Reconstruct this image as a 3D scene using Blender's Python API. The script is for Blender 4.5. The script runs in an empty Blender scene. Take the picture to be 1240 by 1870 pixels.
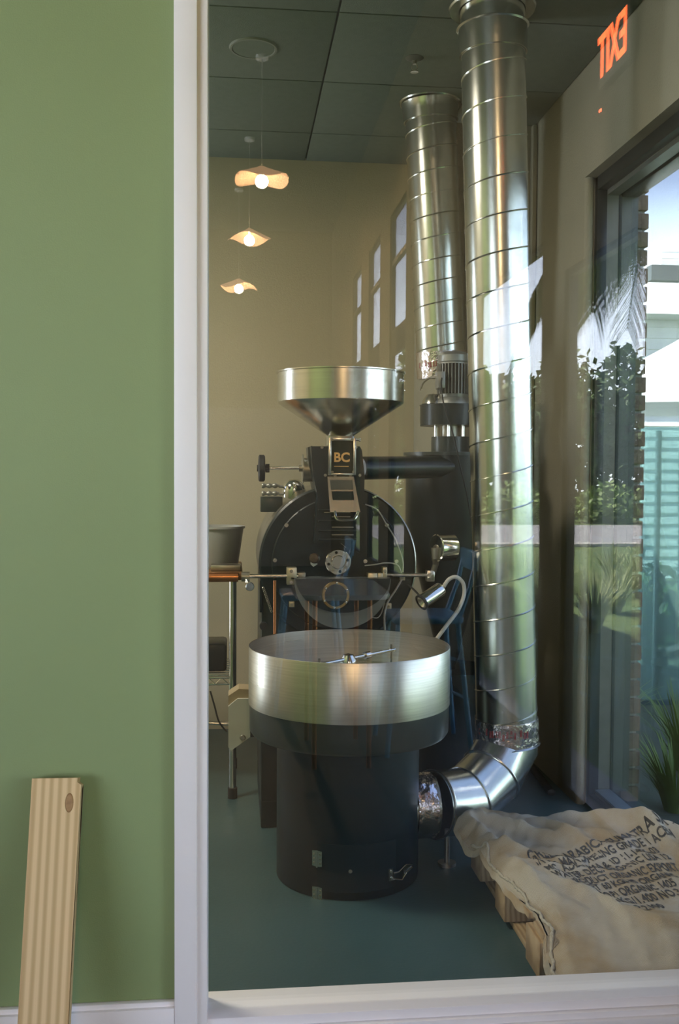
import bpy, bmesh, math, random
from math import pi, sin, cos, radians
from mathutils import Vector, Matrix, noise
random.seed(7)
sc = bpy.context.scene
C = bpy.data.collections.new('place'); sc.collection.children.link(C)
K = 0.82                      # one design unit is 0.82 m; every mesh, light and the camera go through it

# ------------------------------------------------------------------ camera
F = 1818.0
cam = bpy.data.cameras.new('camera'); cam.sensor_fit = 'VERTICAL'; cam.sensor_height = 36.0
cam.lens = 36.0 * F / 1870; cam.clip_start = 0.05; cam.clip_end = 400
co = bpy.data.objects.new('camera', cam); C.objects.link(co)
YAW = math.atan(190 / F); PITCH = math.atan(69 / F); ROLL = 0.0056
RM = Matrix.Rotation(-YAW, 3, 'Z') @ Matrix.Rotation(pi / 2 - PITCH, 3, 'X') @ Matrix.Rotation(ROLL, 3, 'Z')
EYE = Vector((0, 0, 1.5))
co.matrix_world = Matrix.Translation(EYE * K) @ RM.to_4x4()
sc.camera = co

def ray(u, v):
    return RM @ Vector(((u - 620) / F, -(v - 935) / F, -1))
def at(u, v, Y):              # point of the plane Y = const
    d = ray(u, v); return EYE + d * (Y / d.y)
def atz(u, v, z):
    d = ray(u, v); return EYE + d * ((z - EYE.z) / d.z)

# ------------------------------------------------------------------ view, world, sun
sc.view_settings.view_transform = 'Standard'; sc.view_settings.look = 'None'
sc.view_settings.exposure = 1.65; sc.view_settings.gamma = 1.0
sc.view_settings.use_curve_mapping = False
cy = sc.cycles
cy.use_denoising = True; cy.max_bounces = 8; cy.diffuse_bounces = 4; cy.glossy_bounces = 5
cy.transmission_bounces = 6; cy.transparent_max_bounces = 16; cy.sample_clamp_indirect = 6.0
cy.caustics_reflective = False; cy.caustics_refractive = False
try: cy.use_light_tree = True
except Exception: pass

w = bpy.data.worlds.new('world'); sc.world = w; w.use_nodes = True
nt = w.node_tree; nt.nodes.clear()
tc = nt.nodes.new('ShaderNodeTexCoord'); sp = nt.nodes.new('ShaderNodeSeparateXYZ')
cr = nt.nodes.new('ShaderNodeValToRGB'); bg = nt.nodes.new('ShaderNodeBackground'); wo = nt.nodes.new('ShaderNodeOutputWorld')
nt.links.new(tc.outputs['Generated'], sp.inputs[0]); nt.links.new(sp.outputs['Z'], cr.inputs[0])
nt.links.new(cr.outputs[0], bg.inputs[0]); nt.links.new(bg.outputs[0], wo.inputs[0])
e = cr.color_ramp.elements
e[0].position = 0.0; e[0].color = (0.88, 0.95, 1.0, 1)
e[1].position = 1.0; e[1].color = (0.13, 0.17, 0.32, 1)
k = e.new(0.15); k.color = (0.72, 0.80, 0.96, 1)
k = e.new(0.27); k.color = (0.16, 0.185, 0.285, 1)
bg.inputs[1].default_value = 3.6

sun = bpy.data.lights.new('sun', 'SUN'); sun.energy = 11.0; sun.angle = 0.01; sun.color = (1.0, 0.93, 0.80)
so = bpy.data.objects.new('sun', sun); C.objects.link(so)
# light travels towards +X, -Y a little and down: it comes over the roof from the left, so none enters the right-hand windows
so.rotation_euler = Vector((0.36, 0.34, -0.95)).to_track_quat('-Z', 'Y').to_euler()

def portal(name, loc, rot, sx, sy):
    l = bpy.data.lights.new(name, 'AREA'); l.shape = 'RECTANGLE'; l.size = sx * K; l.size_y = sy * K
    l.cycles.is_portal = True
    o = bpy.data.objects.new(name, l); C.objects.link(o); o.location = Vector(loc) * K; o.rotation_euler = rot

XR = 1.55        # inner face of the right-hand wall
YP = 2.45        # the partition
YB = 5.84        # back wall of the roasting room
ZC = 3.32        # its ceiling
ZCC = 5.4        # ceiling of the room behind the camera
YR = -11.2       # its rear wall
XL = -4.6
portal('window_portal', (1.62, 3.6, 1.45), (0, pi / 2, 0), 2.9, 2.1)
portal('window_portal.001', (1.615, -.1, 1.35), (0, pi / 2, 0), 2.7, 2.9)
portal('window_portal.002', (1.615, -6.2, 2.3), (0, pi / 2, 0), 3.7, 4.4)
portal('window_portal.004', (-2.7, 5.2, 1.6), (0, -pi / 2, 0), 2.6, .6)

# ------------------------------------------------------------------ materials
MT = {}
def nodes(name):
    m = bpy.data.materials.new(name); m.use_nodes = True
    t = m.node_tree; t.nodes.clear()
    o = t.nodes.new('ShaderNodeOutputMaterial'); MT[name] = m
    return m, t, o
def mat(name, col, rough=0.5, metal=0.0, col2=None, scale=8.0, bump=0.0, bscale=60.0, aniso=None, spec=0.5, stretch=(1, 1, 1), emit=None, estr=0, detail=4, coat=0.0, rvar=0.0):
    if name in MT: return MT[name]
    m, t, o = nodes(name)
    b = t.nodes.new('ShaderNodeBsdfPrincipled'); t.links.new(b.outputs[0], o.inputs[0])
    b.inputs['Base Color'].default_value = (*col, 1); b.inputs['Roughness'].default_value = rough
    b.inputs['Metallic'].default_value = metal; b.inputs['Specular IOR Level'].default_value = spec
    b.inputs['Coat Weight'].default_value = coat
    tcn = t.nodes.new('ShaderNodeTexCoord'); mp = t.nodes.new('ShaderNodeMapping'); mp.inputs['Scale'].default_value = stretch
    t.links.new(tcn.outputs['Object'], mp.inputs[0])
    n = t.nodes.new('ShaderNodeTexNoise'); n.inputs['Scale'].default_value = scale; n.inputs['Detail'].default_value = detail
    t.links.new(mp.outputs[0], n.inputs['Vector'])
    if col2 is None: col2 = tuple(c * 0.86 for c in col)
    r = t.nodes.new('ShaderNodeValToRGB'); r.color_ramp.elements[0].position = 0.35; r.color_ramp.elements[1].position = 0.68
    r.color_ramp.elements[0].color = (*col, 1); r.color_ramp.elements[1].color = (*col2, 1)
    t.links.new(n.outputs[0], r.inputs[0]); t.links.new(r.outputs[0], b.inputs['Base Color'])
    if rvar:
        mr = t.nodes.new('ShaderNodeMapRange'); mr.inputs[3].default_value = rough - rvar; mr.inputs[4].default_value = rough + rvar
        t.links.new(n.outputs[0], mr.inputs[0]); t.links.new(mr.outputs[0], b.inputs['Roughness'])
    if bump:
        n2 = t.nodes.new('ShaderNodeTexNoise'); n2.inputs['Scale'].default_value = bscale; n2.inputs['Detail'].default_value = 3
        t.links.new(mp.outputs[0], n2.inputs['Vector'])
        bp = t.nodes.new('ShaderNodeBump'); bp.inputs['Strength'].default_value = bump; bp.inputs['Distance'].default_value = 0.01
        t.links.new(n2.outputs[0], bp.inputs['Height']); t.links.new(bp.outputs[0], b.inputs['Normal'])
    if emit:
        b.inputs['Emission Color'].default_value = (*emit, 1); b.inputs['Emission Strength'].default_value = estr
    return m
def glass(name, tint, refl_ior=1.5, rough=0.0, boost=1.0):
    m, t, o = nodes(name)
    tr = t.nodes.new('ShaderNodeBsdfTransparent'); tr.inputs[0].default_value = (*tint, 1)
    gl = t.nodes.new('ShaderNodeBsdfGlossy'); gl.inputs['Roughness'].default_value = rough; gl.inputs[0].default_value = (1, 1, 1, 1)
    fr = t.nodes.new('ShaderNodeLayerWeight'); fr.inputs[0].default_value = .5
    pw_ = t.nodes.new('ShaderNodeMath'); pw_.operation = 'POWER'; pw_.inputs[1].default_value = 5.0
    t.links.new(fr.outputs['Facing'], pw_.inputs[0])
    mu = t.nodes.new('ShaderNodeMapRange'); f0 = boost * ((refl_ior - 1) / (refl_ior + 1)) ** 2
    mu.inputs[3].default_value = f0; mu.inputs[4].default_value = 1.0
    mx = t.nodes.new('ShaderNodeMixShader')
    t.links.new(pw_.outputs[0], mu.inputs[0]); t.links.new(mu.outputs[0], mx.inputs[0])
    t.links.new(tr.outputs[0], mx.inputs[1]); t.links.new(gl.outputs[0], mx.inputs[2]); t.links.new(mx.outputs[0], o.inputs[0])
    return m
def wood(name, c1, c2, scale=40, axis=(1, 1, .06), rough=.6, bump=.15):
    m, t, o = nodes(name)
    b = t.nodes.new('ShaderNodeBsdfPrincipled'); t.links.new(b.outputs[0], o.inputs[0]); b.inputs['Roughness'].default_value = rough
    tcn = t.nodes.new('ShaderNodeTexCoord'); mp = t.nodes.new('ShaderNodeMapping'); mp.inputs['Scale'].default_value = axis
    t.links.new(tcn.outputs['Object'], mp.inputs[0])
    wv = t.nodes.new('ShaderNodeTexWave'); wv.inputs['Scale'].default_value = scale; wv.inputs['Distortion'].default_value = 4.0
    wv.inputs['Detail'].default_value = 3; wv.inputs['Detail Scale'].default_value = 0.6
    t.links.new(mp.outputs[0], wv.inputs['Vector'])
    r = t.nodes.new('ShaderNodeValToRGB'); r.color_ramp.elements[0].color = (*c1, 1); r.color_ramp.elements[1].color = (*c2, 1)
    r.color_ramp.elements[0].position = .2; r.color_ramp.elements[1].position = .95
    t.links.new(wv.outputs['Fac'], r.inputs[0]); t.links.new(r.outputs[0], b.inputs['Base Color'])
    bp = t.nodes.new('ShaderNodeBump'); bp.inputs['Strength'].default_value = bump; bp.inputs['Distance'].default_value = 0.003
    t.links.new(wv.outputs['Fac'], bp.inputs['Height']); t.links.new(bp.outputs[0], b.inputs['Normal'])
    return m

m_green = mat('green_paint', (.245, .325, .145), .55, col2=(.235, .312, .138), scale=2.5, bump=.08, bscale=350)
m_white = mat('white_trim', (.90, .88, .88), .4, col2=(.88, .86, .86), scale=6, bump=.03, bscale=60)
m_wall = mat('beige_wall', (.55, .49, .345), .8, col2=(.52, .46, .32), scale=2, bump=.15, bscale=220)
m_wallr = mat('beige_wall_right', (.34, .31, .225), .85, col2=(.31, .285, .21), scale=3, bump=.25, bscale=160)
m_ceil = mat('ceiling_tile', (.19, .22, .18), .9, col2=(.175, .205, .165), scale=30, bump=.35, bscale=420)
m_grid = mat('ceiling_grid', (.16, .17, .15), .6)
m_floor = mat('sealed_concrete', (.058, .115, .118), .36, col2=(.044, .092, .096), scale=2.2, bump=.06, bscale=90, detail=8, rvar=.1)
m_cafe_floor = mat('cafe_concrete', (.045, .055, .05), .5, col2=(.035, .045, .04), scale=1.5, detail=7)
m_cafe_wall = mat('cafe_wall', (.125, .095, .042), .8, scale=2)
m_cafe_light = mat('cafe_pale_wall', (.24, .225, .19), .8, scale=2)
m_cafe_ceil = mat('cafe_ceiling', (.08, .085, .07), .9, scale=2)
m_blackal = mat('black_aluminium', (.012, .016, .018), .35, col2=(.016, .02, .022), scale=20)
m_greyal = mat('grey_aluminium', (.16, .17, .155), .4, metal=.3, scale=20)
m_gasket = mat('gasket', (.01, .02, .025), .6)
m_sill = mat('blue_grey_sill', (.22, .30, .36), .35, metal=.2, scale=14)
m_black = mat('black_enamel', (.008, .017, .019), .33, col2=(.010, .020, .022), scale=14, coat=.08, rvar=.03, spec=.35)
m_body = mat('dark_teal_enamel', (.006, .018, .023), .45, col2=(.008, .021, .026), scale=7, coat=.0, spec=.3)
m_greybl = mat('dark_grey_enamel', (.030, .042, .04), .33, col2=(.034, .046, .044), scale=8, coat=.1)
m_steel = mat('brushed_steel', (.68, .66, .60), .24, metal=1, col2=(.60, .58, .53), scale=3, stretch=(1, 1, 60), rvar=.05)
m_steelb = mat('brushed_steel_band', (.66, .63, .58), .30, metal=1, col2=(.56, .535, .49), scale=5, stretch=(1, 1, 45), bump=.04, bscale=40, rvar=.06)
m_chrome = mat('polished_steel', (.78, .77, .72), .12, metal=1, col2=(.70, .69, .65), scale=10)
m_dull = mat('dull_steel', (.42, .40, .34), .4, metal=1, col2=(.34, .32, .27), scale=20)
m_galv = mat('galvanised_steel', (.66, .67, .64), .23, metal=1, col2=(.50, .52, .49), scale=9, detail=9, bump=.05, bscale=14, stretch=(1, 1, .8), rvar=.07)
m_foil = mat('foil_tape', (.80, .76, .78), .22, metal=1, col2=(.62, .54, .56), scale=26, bump=1.0, bscale=24)
m_red = mat('red_print', (.40, .05, .06), .4)
m_brass = mat('brass', (.50, .36, .16), .3, metal=1, scale=20)
m_copper = mat('copper_tube', (.75, .30, .13), .3, metal=1, scale=20)
m_motor = mat('motor_grey', (.34, .34, .32), .42, metal=.5, col2=(.29, .29, .27), scale=18)
m_dark = mat('dark_slot', (.006, .008, .008), .7)
m_rubber = mat('black_rubber', (.012, .013, .013), .6, scale=20)
m_whitecable = mat('pale_cable', (.62, .60, .55), .45)
m_cream = mat('cream_panel', (.62, .63, .56), .5, col2=(.54, .55, .49), scale=9, bump=.05)
m_gold = mat('gold_print', (.85, .50, .20), .4, metal=.4)
m_tub = mat('grey_tub', (.42, .43, .42), .35, col2=(.38, .39, .38), scale=5)
m_pine = wood('pine', (.76, .58, .31), (.56, .39, .18), 19, (1, .3, .03), bump=.05)
m_pallet = wood('pallet_wood', (.50, .36, .20), (.33, .22, .11), 22, (1, 1, 1))
m_walnut = wood('worktop_wood', (.32, .17, .07), (.20, .10, .04), 16, (.06, 1, 1))
m_brick = mat('brown_brick', (.32, .22, .15), .85, col2=(.21, .145, .10), scale=18, bump=.5, bscale=70)
m_mortar = mat('mortar', (.52, .50, .46), .9, scale=30, bump=.3)
m_ink = mat('black_ink', (.035, .04, .045), .9, scale=60, col2=(.10, .09, .075), detail=6)
m_seam = mat('jute_cord', (.55, .50, .38), .9, scale=60, bump=.6, bscale=200)
m_thinglass = glass('partition_glass', (.985, .995, .985), 1.62, boost=1.15)
m_tint = glass('tinted_window_glass', (.57, .61, .61), 1.5)
m_dim = glass('smoked_glass', (.42, .44, .42), 1.5)
m_clear = glass('clear_window_glass', (.98, .99, .99), 1.45, boost=.6)
m_lens = mat('lens', (.02, .03, .03), .05, coat=1)

# burlap: fine woven relief and brown stains
m, t, o = nodes('burlap'); m_burlap = m
b = t.nodes.new('ShaderNodeBsdfPrincipled'); t.links.new(b.outputs[0], o.inputs[0]); b.inputs['Roughness'].default_value = .95
b.inputs['Specular IOR Level'].default_value = .15
tcn = t.nodes.new('ShaderNodeTexCoord')
n1 = t.nodes.new('ShaderNodeTexNoise'); n1.inputs['Scale'].default_value = 6.5; n1.inputs['Detail'].default_value = 5
t.links.new(tcn.outputs['Object'], n1.inputs['Vector'])
r = t.nodes.new('ShaderNodeValToRGB'); r.color_ramp.elements[0].position = .42; r.color_ramp.elements[1].position = .72
r.color_ramp.elements[0].color = (.54, .49, .39, 1); r.color_ramp.elements[1].color = (.40, .29, .155, 1)
t.links.new(n1.outputs[0], r.inputs[0]); t.links.new(r.outputs[0], b.inputs['Base Color'])
w1 = t.nodes.new('ShaderNodeTexWave'); w1.inputs['Scale'].default_value = 130; w1.inputs['Distortion'].default_value = 1.2
w2 = t.nodes.new('ShaderNodeTexWave'); w2.bands_direction = 'Y'; w2.inputs['Scale'].default_value = 130; w2.inputs['Distortion'].default_value = 1.2
for q in (w1, w2): t.links.new(tcn.outputs['Object'], q.inputs['Vector'])
ad = t.nodes.new('ShaderNodeMath'); ad.operation = 'ADD'; t.links.new(w1.outputs['Fac'], ad.inputs[0]); t.links.new(w2.outputs['Fac'], ad.inputs[1])
bp = t.nodes.new('ShaderNodeBump'); bp.inputs['Strength'].default_value = .5; bp.inputs['Distance'].default_value = .002
t.links.new(ad.outputs[0], bp.inputs['Height']); t.links.new(bp.outputs[0], b.inputs['Normal'])

# ------------------------------------------------------------------ mesh helpers
def V(*a): return Vector(a)
def box(bm, x0, x1, y0, y1, z0, z1, bev=0.0):
    vs = [bm.verts.new((x, y, z)) for x in (x0, x1) for y in (y0, y1) for z in (z0, z1)]
    fs = [(0, 1, 3, 2), (4, 6, 7, 5), (0, 4, 5, 1), (2, 3, 7, 6), (0, 2, 6, 4), (1, 5, 7, 3)]
    faces = [bm.faces.new([vs[i] for i in f]) for f in fs]
    if bev:
        es = list({ed for f in faces for ed in f.edges})
        bmesh.ops.bevel(bm, geom=es, offset=bev, segments=2, affect='EDGES', profile=.5)
    return bm
def frame_of(d):
    d = d.normalized(); a = Vector((0, 0, 1)) if abs(d.z) < .9 else Vector((1, 0, 0))
    x = d.cross(a).normalized(); return x, d.cross(x).normalized()
def tube(bm, pts, r, n=12, cap=True):
    pts = [Vector(p) for p in pts]; rs = r if isinstance(r, (list, tuple)) else [r] * len(pts)
    rings = []; x = None
    for i, p in enumerate(pts):
        d = (pts[min(i + 1, len(pts) - 1)] - pts[max(i - 1, 0)])
        if d.length < 1e-9: d = Vector((0, 0, 1))
        d.normalize()
        if x is None: x, y = frame_of(d)
        else:
            x = (x - d * x.dot(d)).normalized(); y = d.cross(x)
        rings.append([bm.verts.new(p + (x * cos(2 * pi * k / n) + y * sin(2 * pi * k / n)) * rs[i]) for k in range(n)])
    for a, b2 in zip(rings, rings[1:]):
        for k in range(n): bm.faces.new((a[k], a[(k + 1) % n], b2[(k + 1) % n], b2[k]))
    if cap: bm.faces.new(rings[0][::-1]); bm.faces.new(rings[-1])
    return bm
def cyl(bm, p0, p1, r0, r1=None, n=32, cap=True):
    return tube(bm, [p0, p1], [r0, r0 if r1 is None else r1], n, cap)
def lathe(bm, prof, c, axis=(0, 0, 1), n=64, closed=False, a0=0.0, a1=2 * pi, xdir=None):
    # prof: (radius, height along the axis)
    ax = Vector(axis).normalized(); c = Vector(c)
    if xdir is not None:
        x = Vector(xdir); x = (x - ax * x.dot(ax)).normalized(); y = ax.cross(x)
    else: x, y = frame_of(ax)
    full = abs(a1 - a0 - 2 * pi) < 1e-6; m_ = n if full else n + 1
    rings = []
    for (r_, h) in prof:
        if r_ < 1e-6: rings.append([bm.verts.new(c + ax * h)]); continue
        rings.append([bm.verts.new(c + ax * h + (x * cos(a0 + (a1 - a0) * k / n) + y * sin(a0 + (a1 - a0) * k / n)) * r_) for k in range(m_)])
    if closed: rings.append(rings[0])
    for a, b2 in zip(rings, rings[1:]):
        for k in range(n):
            k2 = (k + 1) % m_
            if len(a) == 1 and len(b2) == 1: continue
            if len(a) == 1: bm.faces.new((a[0], b2[k2], b2[k]))
            elif len(b2) == 1: bm.faces.new((a[k], a[k2], b2[0]))
            else: bm.faces.new((a[k], a[k2], b2[k2], b2[k]))
    return bm
def prism(bm, pts, off):      # closed polygon of 3-D points extruded by the vector off
    off = Vector(off); a = [bm.verts.new(Vector(p)) for p in pts]; b2 = [bm.verts.new(Vector(p) + off) for p in pts]
    n = len(a); bm.faces.new(a[::-1]); bm.faces.new(b2)
    for k in range(n): bm.faces.new((a[k], a[(k + 1) % n], b2[(k + 1) % n], b2[k]))
    return bm
def spline(pts, n=10):
    pts = [Vector(p) for p in pts]; out = []
    for i in range(len(pts) - 1):
        p0 = pts[max(i - 1, 0)]; p1 = pts[i]; p2 = pts[i + 1]; p3 = pts[min(i + 2, len(pts) - 1)]
        for k in range(n):
            s = k / n
            out.append(.5 * ((2 * p1) + (p2 - p0) * s + (2 * p0 - 5 * p1 + 4 * p2 - p3) * s * s + (3 * p1 - p0 - 3 * p2 + p3) * s ** 3))
    out.append(pts[-1]); return out
WL = {}
def B(): return bmesh.new()
def thing(name, label, cat, loc, group=None):
    o = bpy.data.objects.new(name, None); C.objects.link(o); o.empty_display_size = .1
    o.location = Vector(loc) * K; o['label'] = label; o['category'] = cat; WL[o] = Vector(loc)
    if group: o['group'] = group
    return o
def obj(name, bm, m, parent=None, sharp=35, label=None, kind=None, pivot=None):
    bmesh.ops.recalc_face_normals(bm, faces=bm.faces)
    xs = [v.co.copy() for v in bm.verts]
    lo = Vector((min(v.x for v in xs), min(v.y for v in xs), min(v.z for v in xs))); hi = Vector((max(v.x for v in xs), max(v.y for v in xs), max(v.z for v in xs)))
    c = (lo + hi) / 2 if pivot is None else Vector(pivot)
    if parent is None and pivot is None: c.z = lo.z
    for v in bm.verts: v.co = (v.co - c) * K
    me = bpy.data.meshes.new(name); bm.to_mesh(me); bm.free()
    for p in me.polygons: p.use_smooth = True
    me.set_sharp_from_angle(angle=radians(sharp))
    if isinstance(m, (list, tuple)):
        for q in m: me.materials.append(q)
    else: me.materials.append(m)
    o = bpy.data.objects.new(name, me); C.objects.link(o); WL[o] = c
    if parent is not None:
        o.parent = parent; o.location = (c - WL[parent]) * K
    else: o.location = c * K
    if label: o['label'] = label
    if kind: o['kind'] = kind
    return o
def tag(o, label, cat, group=None):
    o['label'] = label; o['category'] = cat
    if group: o['group'] = group
    return o
def struct(name, bm, m, **k):
    o = obj(name, bm, m, **k); o['kind'] = 'structure'; return o
def text_mesh(txt, size, M, name, m, parent, fn=None, ext=0.0, align='LEFT', space=1.0, bold=0.0, label=None):
    cu = bpy.data.curves.new(name, 'FONT'); cu.body = txt; cu.size = size; cu.extrude = ext; cu.resolution_u = 3
    cu.align_x = align; cu.space_character = space; cu.offset = bold
    to = bpy.data.objects.new('tmp', cu); C.objects.link(to)
    bpy.context.view_layer.update()
    dg = bpy.context.evaluated_depsgraph_get(); me = bpy.data.meshes.new_from_object(to.evaluated_get(dg))
    bm = bmesh.new(); bm.from_mesh(me)
    for v in bm.verts:
        v.co = M @ v.co
        if fn: v.co = fn(v.co)
    C.objects.unlink(to); bpy.data.objects.remove(to); bpy.data.curves.remove(cu); bpy.data.meshes.remove(me)
    return obj(name, bm, m, parent, label=label)

# ------------------------------------------------------------------ the roasting room
bm = B(); box(bm, -2.6, XR + .3, YP - .06, YB + .1, -.12, 0); struct('floor', bm, m_floor)
bm = B(); box(bm, -2.6, XR + .25, YB, YB + .15, 0, ZC + .3); struct('wall_back', bm, m_wall)
bm = B(); box(bm, -2.7, -2.6, YP, 4.9, 0, ZC + .3); box(bm, -2.7, -2.6, 5.5, YB + .15, 0, ZC + .3); box(bm, -2.7, -2.6, 4.9, 5.5, 0, .3); box(bm, -2.7, -2.6, 4.9, 5.5, 2.9, ZC + .3); struct('wall_left', bm, m_wall)
wl_ = thing('window_9', '', '', (-2.65, 4.2, .3)); del wl_['label']; del wl_['category']; wl_['kind'] = 'structure'  # unseen window, added to bring more daylight into the roasting room
bm = B(); box(bm, -2.68, -2.63, 4.9, 4.95, .3, 2.9); box(bm, -2.68, -2.63, 5.45, 5.5, .3, 2.9); box(bm, -2.68, -2.63, 4.9, 5.5, .3, .35); box(bm, -2.68, -2.63, 4.9, 5.5, 2.85, 2.9); obj('frame', bm, m_blackal, wl_)
bm = B(); box(bm, -2.66, -2.655, 4.95, 5.45, .35, 2.85); obj('pane', bm, m_clear, wl_)
# fill light panel, added out of view on the left to brighten the roasting room
cl_ = thing('fill_panel', 'added fill light panel under the roasting room ceiling, out of view on the left', 'fill light', (-1.35, 3.55, ZC - .02))
bm = B() if False else bmesh.new(); box(bm, -1.66, -1.04, 3.24, 3.86, ZC - .03, ZC - .005, bev=.004); obj('frame', bm, m_white, cl_)
al = bpy.data.lights.new('fill_panel', 'AREA'); al.shape = 'SQUARE'; al.size = .58 * K; al.energy = 15; al.color = (1.0, .90, .74)
ao = bpy.data.objects.new('fill_panel_lamp', al); C.objects.link(ao); ao.location = Vector((-1.35, 3.55, ZC - .036)) * K
# ceiling with lay-in tiles
bm = B(); box(bm, -2.6, XR + .25, YP + .06, YB, ZC + .012, ZC + .3); ceil = struct('ceiling', bm, m_grid)
tile_me = None
for i in range(-4, 2):
    for j in range(-3, 2):
        x0 = .40 + .7 * i; y0 = 4.67 + .7 * j; x1 = x0 + .7; y1 = y0 + .7
        X0, X1, Y0, Y1 = max(x0, -2.6), min(x1, XR), max(y0, YP + .06), min(y1, YB)
        if X1 - X0 < .05 or Y1 - Y0 < .05: continue
        bm = B(); g = .0045; box(bm, X0 + g, X1 - g, Y0 + g, Y1 - g, ZC - .004, ZC + .011, bev=.002)
        obj('ceiling_tile', bm, m_ceil, ceil)

# right-hand wall of both rooms, with its openings
YJ = 4.37; ZH = 2.83
WT = .05
op_cafe = [(-1.45, .01, .12, 2.68), (.36, 1.30, .0, 2.47), (-5.08, -4.11, .5, 4.1), (-6.7, -5.76, .5, 4.1), (-8.3, -7.4, .5, 4.1)]
XC = XR + .06
bm = B()
XO = XR + .24
box(bm, XR, XO, YJ, YB + .15, 0, ZC + .3)                      # the pier beyond the window
box(bm, XR, XO, 2.62, YJ, ZH, ZC + .3)                         # above it
# return with a plaster bullnose
lathe(bm, [(.022, 0), (.022, ZH)], (XR + .022, YJ + .001, 0), n=16)
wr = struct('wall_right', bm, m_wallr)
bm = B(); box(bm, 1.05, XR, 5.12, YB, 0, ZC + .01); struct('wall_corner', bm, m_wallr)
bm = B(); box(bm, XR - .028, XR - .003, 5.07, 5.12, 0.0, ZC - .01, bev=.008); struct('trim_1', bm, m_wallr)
# café side
bm = B()
ys = sorted(op_cafe, key=lambda q: q[0]); cur = YR
for (a, b_, z0, z1) in ys:
    box(bm, XR, XC, cur, a, 0, ZCC)
    if z0 > 0: box(bm, XR, XC, a, b_, 0, z0)
    box(bm, XR, XC, a, b_, z1, ZCC); cur = b_
box(bm, XR, XC, cur, 2.62, 0, ZCC)
struct('wall_front_right', bm, m_cafe_wall)

# brick veneer seen at the edge of the window
bm = B(); box(bm, XO - .02, XO + .045, YJ + .005, YJ + .5, 0, 2.9); struct('trim_2', bm, m_mortar)
mort = bpy.data.objects['trim_2']
brm = [None, None]
for k in range(35):
    z0 = .004 + k * .0815
    bm = B(); L = .21 if k % 2 else .10; box(bm, XO - .03, XO + .055 + .002 * (k % 3), YJ - .012, YJ - .012 + L, z0, z0 + .068, bev=.004)
    obj('brick', bm, m_brick, mort)

# window_1, the black storefront window on the right
wx = XR + WT
win = thing('window_1', '', '', (wx, 3.5, 0)); del win['label']; del win['category']; win['kind'] = 'structure'
y0w, y1w = 2.62, YJ
bm = B()
box(bm, wx, wx + .045, y1w - .035, y1w, 0, ZH, bev=.002); box(bm, wx, wx + .045, y0w, y0w + .05, 0, ZH, bev=.002)
box(bm, wx, wx + .045, y0w, y1w, ZH - .06, ZH, bev=.002); box(bm, wx, wx + .03, y0w, y1w, 0, .05, bev=.002)
obj('frame', bm, m_blackal, win)
bm = B()
box(bm, wx + .045, wx + .10, y1w - .03, y1w, .06, ZH - .06); box(bm, wx + .115, wx + .19, y1w - .03, y1w, .06, ZH - .06)
box(bm, wx + .03, wx + .10, y0w, y1w, 0.0, .062, bev=.004)
obj('stop', bm, m_greyal, win, label='grey inner stop of the black window frame')
bm = B(); box(bm, wx + .03, wx + .1, y0w, y1w - .03, .0625, .072, bev=.002); obj('sill', bm, m_sill, win, label='blue-grey sill strip')
bm = B(); box(bm, wx + .10, wx + .115, y1w - .032, y1w, .05, ZH - .05); box(bm, wx + .10, wx + .115, y0w, y1w, .05, .066)
box(bm, wx + .10, wx + .115, y0w, y1w, ZH - .075, ZH - .05); obj('gasket', bm, m_gasket, win)
bm = B(); box(bm, wx + .115, wx + .19, y0w, y1w, ZH - .085, ZH - .055, bev=.003); box(bm, wx + .045, wx + .10, y0w, y1w, ZH - .08, ZH - .06)
obj('head', bm, m_greyal, win, label='grey head bar of the window')
bm = B(); box(bm, wx + .103, wx + .112, y0w + .03, y1w - .03, .06, ZH - .07); obj('pane', bm, m_tint, win)

# small scuffs on the floor and the black strip by the wall
p0 = atz(1008, 1450, .012); p1 = atz(966, 1396, .012)
bm = B(); q = spline([p0, p0.lerp(p1, .15), p0.lerp(p1, .6), p1], 6); tube(bm, q, [.006] + [.02] * (len(q) - 2) + [.02], 10)
for v in bm.verts: v.co.z = .001 + (v.co.z - .012 + .02) * .8
tag(obj('rubber_strip', bm, m_rubber), 'black rubber strip lying on the floor along the wall behind the duct elbow', 'strip')

# ------------------------------------------------------------------ the partition: green wall, white casing, glass
cl = at(318, 935, YP - .03).x; cm = at(360, 935, YP - .03).x; cr_ = at(379, 935, YP - .015).x
bm = B(); box(bm, XL, cl + .02, YP - .005, YP + .12, 0, ZCC); box(bm, cl + .02, XO, YP - .005, YP + .12, 3.55, ZCC)
struct('wall_partition', bm, m_green)
bm = B(); box(bm, cl, cm, YP - .035, YP + .02, 0, 3.6, bev=.003); box(bm, cm - .002, cr_, YP - .018, YP + .1, 0, 3.6, bev=.002)
struct('trim_3', bm, m_white)
bm = B()
zt = at(380, 1843, YP + .03).z
box(bm, cr_ - .002, XR, YP - .005, YP + .13, 0, zt - .006, bev=.003)
box(bm, cr_ - .002, XR, YP - .022, YP + .01, 0, zt - .03, bev=.003)
box(bm, cr_ - .002, XR, YP - .034, YP + .01, 0, zt - .046, bev=.004)
struct('trim_4', bm, m_white)
bm = B(); box(bm, cr_ - .01, XR, YP - .03, YP + .1, 3.45, 3.62); struct('trim_5', bm, m_white)
zb = at(318, 1832, YP - .03).z
bm = B(); box(bm, XL, cl, YP - .032, YP - .004, 0, zb - .012, bev=.003); box(bm, XL, cl, YP - .022, YP - .004, zb - .02, zb, bev=.004)
struct('baseboard_partition', bm, m_white)
bm = B(); box(bm, cr_ - .01, XR, YP + .036, YP + .044, zt - .02, 3.5)
pw = struct('window_2', bm, m_thinglass)

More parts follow.
